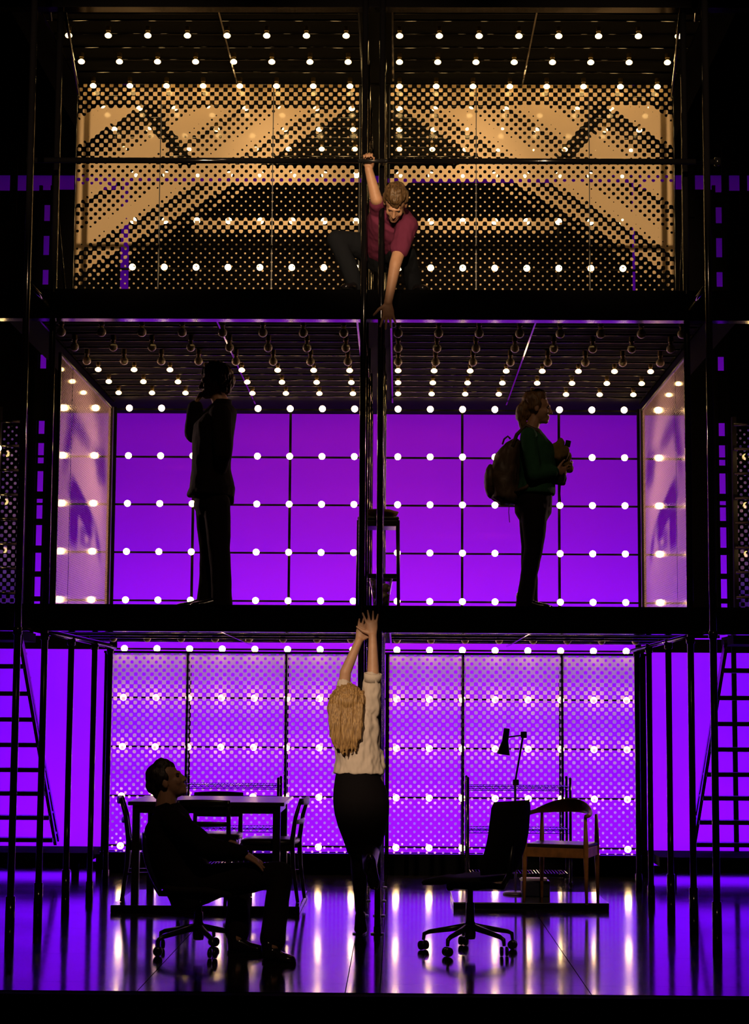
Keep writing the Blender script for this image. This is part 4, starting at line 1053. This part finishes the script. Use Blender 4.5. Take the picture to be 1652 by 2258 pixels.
# ---- seated man looking up
def seated():
    Y = lc.y
    hc = P(369, 1722, Y); f, u = (math.cos(.42), -.05, math.sin(.42)), (-math.sin(.42), 0, math.cos(.42))
    F, Uu, Sd = basis((1, -.05, 0), (0, 0, 1))                # right side faces the audience
    nb, ch, wa, pe = P(366, 1782, Y), P(372, 1840, Y), P(398, 1910, Y), P(425, 1950, Y)
    ax = (nb - pe).normalized(); fx = (F - ax*F.dot(ax)).normalized()
    sn, sf = P(380, 1812, Y-.175), P(370, 1810, Y+.175)
    en, wn = P(456, 1868, Y-.26), P(534, 1882, Y-.20)
    ef, wf = P(450, 1862, Y+.22), P(508, 1855, Y+.12)
    hn, kn = P(446, 1946, Y-.09), P(618, 1928, Y-.14)
    an = PZ(600, 2088, .09); an.z = .095
    hf, kf = P(436, 1946, Y+.09), P(530, 1940, Y+.33)
    af = PZ(522, 2068, .09); af.z = .095
    m = MB(); head(m, hc, f, u)
    m.cap(hc - V(u)*.075 - F*.03, nb, .062, .068)
    m.loft([(pe - ax*.10, Sd*.16, fx*.11), (pe, Sd*.175, fx*.125), (wa, Sd*.155, fx*.120), (ch, Sd*.170, fx*.115), (mid(ch, nb, .6), Sd*.165, fx*.09), (nb, Sd*.08, fx*.06)], 24)
    limb(m, [sn, en, wn], [.052, .043, .029]); limb(m, [sf, ef, wf], [.052, .043, .029]); m.cap(sn, sf, .05, .05)
    limb(m, [hn, kn, an], [.085, .060, .042]); limb(m, [hf, kf, af], [.085, .060, .042])
    d1 = (P(590, 1912, Y-.17) - wn).normalized()
    hand(m, wn, d1, V((.1, .25, -1)), V((.2, .9, .1)), (.16, .14, .14, .16), .22, 1.12, (.7, .7, .1))
    hand(m, wf, (P(540, 1876, Y+.05) - wf), V((0, -.3, -1)), V((.2, -.9, 0)), (.3, .3, .3, .3), .08)
    b = body_root(m, 'man in a dark suit seated in the office chair looking up', (lc.x, Y, 0)); eyes(b, hc, f, u)
    j = MB()
    j.loft([(pe - ax*.13 - fx*.01, Sd*.19, fx*.15), (pe - ax*.02, Sd*.205, fx*.165), (wa, Sd*.190, fx*.158), (ch, Sd*.210, fx*.162), (mid(ch, nb, .55), Sd*.205, fx*.138), (mid(ch, nb, .85), Sd*.16, fx*.100), (nb + ax*.012, Sd*.078, fx*.07)], 28)
    limb(j, [sn, en, mid(en, wn, .95)], [.078, .066, .048]); limb(j, [sf, ef, mid(ef, wf, .93)], [.078, .066, .048]); j.cap(sn, sf, .064, .064)
    j.cap(pe + fx*.06, mid(pe, hn, .9) + F*.08 - Uu*.01, .11, .09)
    o = vox('suit_jacket', j, M_['suit'], b, .0085, 5, .007, 11, 11)
    cl = MB(); cl.loft([(nb - ax*.005, Sd*.078, fx*.070), (nb + ax*.03, Sd*.068, fx*.062)], 20); cl.build('collar', M_['suit'], o, True)
    t = MB(); t.loft([(pe - ax*.10, Sd*.175, fx*.13), (pe + ax*.03, Sd*.185, fx*.14)], 22)
    for h_, k_, a_ in ((hn, kn, an), (hf, kf, af)):
        limb(t, [h_, mid(h_, k_, .5), k_], [.110, .098, .078]); limb(t, [k_, mid(k_, a_, .5), mid(k_, a_, .90)], [.078, .072, .078])
    vox('trousers', t, M_['blacktrous'], b, .0085, 5, .006, 11, 15)
    n1 = PZ(655, 2117, 0); shoe_mesh(V((an.x-.045, an.y, 0)), V((n1.x, an.y-.06, 0)), (0,0,1), 1.0, parent=b)
    n2 = PZ(574, 2091, 0); shoe_mesh(V((af.x-.045, af.y, 0)), V((n2.x+.05, af.y-.02, 0)), (0,0,1), 1.0, parent=b)
    f_, u_, s_ = basis(f, u); hr = MB()
    for (o_, r) in (((-.040, .050), .085), ((.000, .080), .070), ((-.075, .005), .068), ((-.070, -.045), .048), ((.040, .075), .040)): hr.sph(hc + f_*o_[0] + u_*o_[1], r*.95, 16, 10)
    for e in (-1, 1): hr.ell(hc - f_*.026 + u_*.032 + s_*e*.054, (s_*.032, f_*.062, u_*.060), 14, 9)
    vox('hair', hr, M_['dark'], b, .007, 3, .007, 28, 4)
    w_ = MB(); d_ = (wf - ef).normalized(); u1, v1 = perp(d_); p = mid(ef, wf, .97)
    w_.loft([(p - d_*.008, u1*.031, v1*.031), (p + d_*.008, u1*.031, v1*.031)], 18); w_.build('wrist_watch', M_['socket'], b, True)
seated()

# ---- woman reaching up, seen from behind
def woman():
    Y = 12.15
    f, u = V((-.05, .80, .60)), V((0, -.60, .80))
    F, Uu, Sd = basis((0, 1, 0), (0, 0, 1))
    hc = P(770, 1546, Y)
    nb, ch, wa, pe = P(786, 1578, Y), P(788, 1612, Y), P(792, 1684, Y), P(797, 1750, Y)
    sl, sr = P(755, 1556, Y), P(817, 1556, Y)
    el, wl_ = P(762, 1482, Y-.02), P(792, 1412, Y+.02)
    er, wr = P(823, 1484, Y-.04), P(822, 1402, Y-.02)
    hl, kl = P(780, 1765, Y), P(793, 1886, Y+.02); al = P(795, 2008, Y+.03)
    hr_, kr = P(815, 1765, Y), P(817, 1880, Y-.05); ar = P(816, 1905, Y-.40)
    m = MB(); head(m, hc, f, u, .93)
    m.cap(hc - Uu*.03 + F*-.02, nb, .046, .055)
    m.loft([(pe - Uu*.10, Sd*.13, F*.10), (pe, Sd*.17, F*.12), (wa, Sd*.125, F*.09), (ch - Uu*.03, Sd*.14, F*.10), (ch + Uu*.04, Sd*.14, F*.085), (nb, Sd*.08, F*.06)], 24)
    limb(m, [sl, el, wl_], [.046, .038, .026]); limb(m, [sr, er, wr], [.046, .040, .027]); m.cap(sl, sr, .048, .048)
    limb(m, [hl, kl, mid(kl, al, .3), al], [.072, .046, .044, .030]); limb(m, [hr_, kr, ar], [.070, .044, .030])
    hand(m, wr, V((-.10, 0, 1)), V((0, 1, .05)), V((-1, 0, 0)), (.06, .04, .05, .08), .20, 1.0, (.45, .95, .05))
    hand(m, wl_, V((.30, .1, 1)), V((0, 1, .0)), V((1, 0, 0)), (.12, .10, .12, .15), .12, 1.0, (.6, .75, .1))
    b = body_root(m, 'blond woman in a cream blouse reaching up with both arms', (pe.x, Y, 0), .0052)
    s = MB()
    s.loft([(P(793, 1706, Y), Sd*.170, F*.135), (P(793, 1700, Y), Sd*.170, F*.136), (P(791, 1672, Y), Sd*.152, F*.120), (P(789, 1630, Y), Sd*.148, F*.118), (P(787, 1595, Y), Sd*.148, F*.110), (P(787, 1572, Y), Sd*.125, F*.085), (P(787, 1562, Y), Sd*.06, F*.05)], 30)
    limb(s, [sl + V((.01,0,-.02)), mid(sl, el, .60)], [.074, .056]); limb(s, [sr + V((-.005,0,-.02)), mid(sr, er, .55), mid(sr, er, .86)], [.074, .060, .054]); s.cap(sl, sr, .06, .06)
    s.cap(P(835, 1660, Y), P(843, 1690, Y), .035, .028)
    bl = vox('blouse', s, M_['shirtw'], b, .0065, 3, .011, (22, 14, 11), 2.2)
    d_ = (er - sr).normalized(); u1, v1 = perp(d_); p = mid(sr, er, .90)
    MB().loft([(p - d_*.035, u1*.058, v1*.058), (p + d_*.018, u1*.060, v1*.060), (p + d_*.020, u1*.052, v1*.052), (p - d_*.033, u1*.050, v1*.050)], 24).build('rolled_cuff', M_['shirtw'], bl, True)
    k = MB(); px = PXm(Y)
    rg = []
    for (yy, xl, xr, dp) in ((1686, 745, 838, .115), (1715, 739, 842, .128), (1740, 735, 852, .138), (1768, 734, 859, .145), (1795, 737, 858, .140), (1822, 745, 853, .128), (1848, 755, 847, .115), (1868, 762, 841, .105), (1882, 766, 838, .100)):
        a, c = P(xl, yy, Y), P(xr, yy, Y); rg.append((mid(a, c), Sd*((c.x-a.x)/2), F*dp))
    k.loft(rg, 30); vox('pencil_skirt', k, M_['skirt'], b, .0075, 4, .003, 8, 5)
    st = MB(); limb(st, [P(786, 1862, Y), kl, mid(kl, al, .30), mid(kl, al, .7), al], [.072, .062, .058, .042, .036]); vox('stocking', st, M_['stock'], b, .006, 3)
    st = MB(); limb(st, [P(820, 1858, Y), kr, mid(kr, ar, .35), ar, ar + V((0, -.02, -.03))], [.070, .060, .055, .046, .044]); vox('stocking', st, M_['stock'], b, .006, 3)
    # shoes: one on tiptoe, one lifted behind
    toe = PZ(796, 2066, 0)
    m2 = MB(); heel = al + V((0, -.045, -.03)); T = V((toe.x, Y+.06, .022))
    m2.loft([(heel + V((0,-.012,.03)), Sd*.022, V((0,.012,.02))), (heel, Sd*.036, V((0,.035,.032))), (mid(heel, T, .45), Sd*.040, V((0,.030,.022))), (mid(heel, T, .8), Sd*.045, V((0,.030,.020))), (T + V((0,.05,-.002)), Sd*.036, V((0,.004,.018))), (T + V((0,.075,-.006)), Sd*.015, V((0,.002,.010)))], 18)
    o = vox('pump_shoe', m2, M_['shoe'], b, .006, 3)
    MB().tube([heel + V((0, -.01, -.01)), heel + V((0, -.03, -.075))], [.014, .006], 10).build('heel', M_['shoe'], o, True)
    m3 = MB(); a_ = ar + V((0, -.01, 0)); h3 = a_ + V((0, -.03, .055)); t3_ = P(826, 1962, Y-.42)
    m3.loft([(h3 + V((0,0,.01)), Sd*.018, V((0,.014,0))), (mid(h3, t3_, .12), Sd*.034, V((0,.030,0))), (mid(h3, t3_, .45), Sd*.036, V((0,.028,0))), (mid(h3, t3_, .75), Sd*.042, V((0,.024,0))), (mid(h3, t3_, .95), Sd*.030, V((0,.018,0))), (t3_, Sd*.012, V((0,.008,0)))], 18)
    o = vox('pump_shoe', m3, M_['shoe'], b, .006, 3)
    MB().tube([mid(h3, t3_, .08) + V((0, -.02, 0)), mid(h3, t3_, .06) + V((0, -.085, .0))], [.014, .006], 10).build('heel', M_['shoe'], o, True)
    # long hair falling down her back
    h = MB()
    for (x_, y_, w_, dy, dd) in ((768, 1512, .045, .03, .05), (766, 1522, .085, .01, .085), (763, 1540, .108, -.03, .085), (762, 1562, .118, -.07, .065), (762, 1590, .112, -.10, .045), (762, 1620, .102, -.12, .036), (762, 1642, .080, -.125, .030), (760, 1658, .050, -.13, .022)):
        h.loft([(P(x_, y_, Y+dy), Sd*w_, F*dd), (P(x_, y_+1, Y+dy), Sd*w_, F*dd)], 20)
    rgs = [(P(x_, y_, Y+dy), Sd*w_, F*dd) for (x_, y_, w_, dy, dd) in ((768, 1511, .045, .03, .05), (766, 1522, .085, .01, .085), (763, 1540, .110, -.03, .085), (762, 1562, .120, -.07, .065), (762, 1590, .113, -.10, .045), (762, 1620, .104, -.12, .036), (762, 1640, .084, -.125, .030), (760, 1650, .060, -.13, .022))]
    h.loft(rgs, 26)
    rn = random.Random(5)
    for i in range(22):
        q = i/21; x0 = 728 + 70*q; x1 = 737 + 50*q + rn.uniform(-4, 4); yE = 1640 + 24*math.sin(PI*q) + rn.uniform(-8, 10)
        h.tube([P(x0+6*(1-2*abs(q-.5)), 1550, Y-.12), P(x0, 1600, Y-.15), P(mid(V((x0,0,0)), V((x1,0,0))).x, 1630, Y-.155), P(x1, yE, Y-.15)], [.012, .012, .010, .003], 7)
    h.ell(P(767, 1532, Y-.045), (Sd*.094, F*.085, Uu*.072), 18, 12); h.ell(P(768, 1548, Y-.075), (Sd*.108, F*.07, Uu*.085), 18, 12)
    h.ell(P(795, 1545, Y-.06), (Sd*.040, F*.05, Uu*.07), 14, 9)
    vox('long_hair', h, M_['blond'], b, .0055, 2, .011, (75, 40, 5), 1)
woman()

# ---- man crouching at the edge of the upper storey, reaching down
def climber():
    Y = 12.4; Z0 = F3D
    hc = P(872, 448, 12.20); f, u = V((-.10, -.50, -.86)), V((.06, -.86, .50))
    pe, wa, ch, nb = P(838, 552, 12.80), P(850, 528, 12.66), P(866, 492, 12.48), P(868, 464, 12.41)
    ax = (nb - pe).normalized(); Sd = V((.94, -.10, -.30)); Sd = (Sd - ax*Sd.dot(ax)).normalized(); F = Sd.cross(ax)*1.0
    if F.y > 0: F = -F
    sl, sr = P(838, 462, 12.42), P(897, 498, 12.36)
    el, wl_ = P(830, 440, 12.30), P(813, 373, 12.248)
    er, wr = P(872, 582, 12.24), P(856, 668, 12.22)
    hl, kl = P(828, 552, 12.80), P(742, 528, 12.60); al = V((P(785, 640, 12.62).x, 12.66, Z0+.09))
    hr_, kr = P(852, 556, 12.80), P(896, 560, 12.50); ar = V((P(914, 640, 12.62).x, 12.70, Z0+.09))
    m = MB(); head(m, hc, f, u, .97)
    m.cap(hc - u*.075 - f*.02, nb, .052, .06)
    m.loft([(pe - ax*.08, Sd*.15, F*.11), (pe, Sd*.165, F*.12), (wa, Sd*.15, F*.11), (ch, Sd*.165, F*.115), (mid(ch, nb, .6), Sd*.15, F*.09), (nb, Sd*.07, F*.06)], 24)
    limb(m, [sl, el, wl_], [.052, .043, .028]); limb(m, [sr, er, wr], [.052, .042, .028]); m.cap(sl, sr, .05, .05)
    limb(m, [hl, kl, al], [.085, .058, .040]); limb(m, [hr_, kr, ar], [.085, .058, .040])
    hand(m, wr, V((.02, -.05, -1)), V((-.1, 1, 0)), V((-1, 0, 0)), (.08, .10, .10, .08), .20, 1.05, (.55, .85, .05))
    rl = P(811, 354, 12.20)
    hand(m, wl_, V((-.05, -.25, 1)), V((0, -1, -.2)), V((1, 0, 0)), (1.0, 1.05, 1.05, 1.0), .05, .92, (.55, .25, .75))
    b = body_root(m, 'young man crouching in a maroon shirt reaching down from the upper storey', (pe.x, 12.7, Z0), .0054); eyes(b, hc, f, u, .97)
    s = MB()
    s.loft([(pe + ax*.02, Sd*.175, F*.135), (wa, Sd*.172, F*.132), (ch - ax*.02, Sd*.180, F*.132), (ch + ax*.05, Sd*.178, F*.122), (mid(ch, nb, .7), Sd*.150, F*.095), (nb - ax*.005, Sd*.075, F*.07)], 28)
    limb(s, [sr, mid(sr, er, .62)], [.080, .066]); limb(s, [sl, mid(sl, el, .6)], [.076, .064]); s.cap(sl, sr, .064, .064)
    vox('shirt', s, M_['maroon'], b, .0075, 4, .008, 13, 6)
    t = MB(); t.loft([(pe - ax*.10, Sd*.16, F*.125), (pe + ax*.04, Sd*.17, F*.13)], 22)
    for h_, k_, a_ in ((hl, kl, al), (hr_, kr, ar)): limb(t, [h_, mid(h_, k_, .5), k_, mid(k_, a_, .5), a_ - V((0,0,.04))], [.105, .090, .070, .064, .058])
    vox('jeans', t, M_['jeans'], b, .0085, 4, .006, 11, 8)
    shoe_mesh(V((al.x+.02, al.y+.05, Z0)), V((al.x-.08, al.y-.17, Z0)), (0,0,1), 1.0, parent=b)
    shoe_mesh(V((ar.x-.02, ar.y+.05, Z0)), V((ar.x+.07, ar.y-.18, Z0)), (0,0,1), 1.0, parent=b)
    f_, u_, s_ = basis(f, u); hr = MB()
    for (o_, r) in (((-.040, .050), .082), ((.005, .080), .070), ((-.072, .005), .066), ((-.068, -.040), .048), ((.045, .078), .050), ((.066, .055), .030)): hr.sph(hc + f_*o_[0] + u_*o_[1], r, 16, 10)
    for e in (-1, 1): hr.ell(hc - f_*.026 + u_*.034 + s_*e*.052, (s_*.032, f_*.060, u_*.058), 14, 9)
    vox('hair', hr, M_['brown'], b, .0065, 2, .012, 36, 3)
climber()

bpy.data.scenes.remove(TMP)
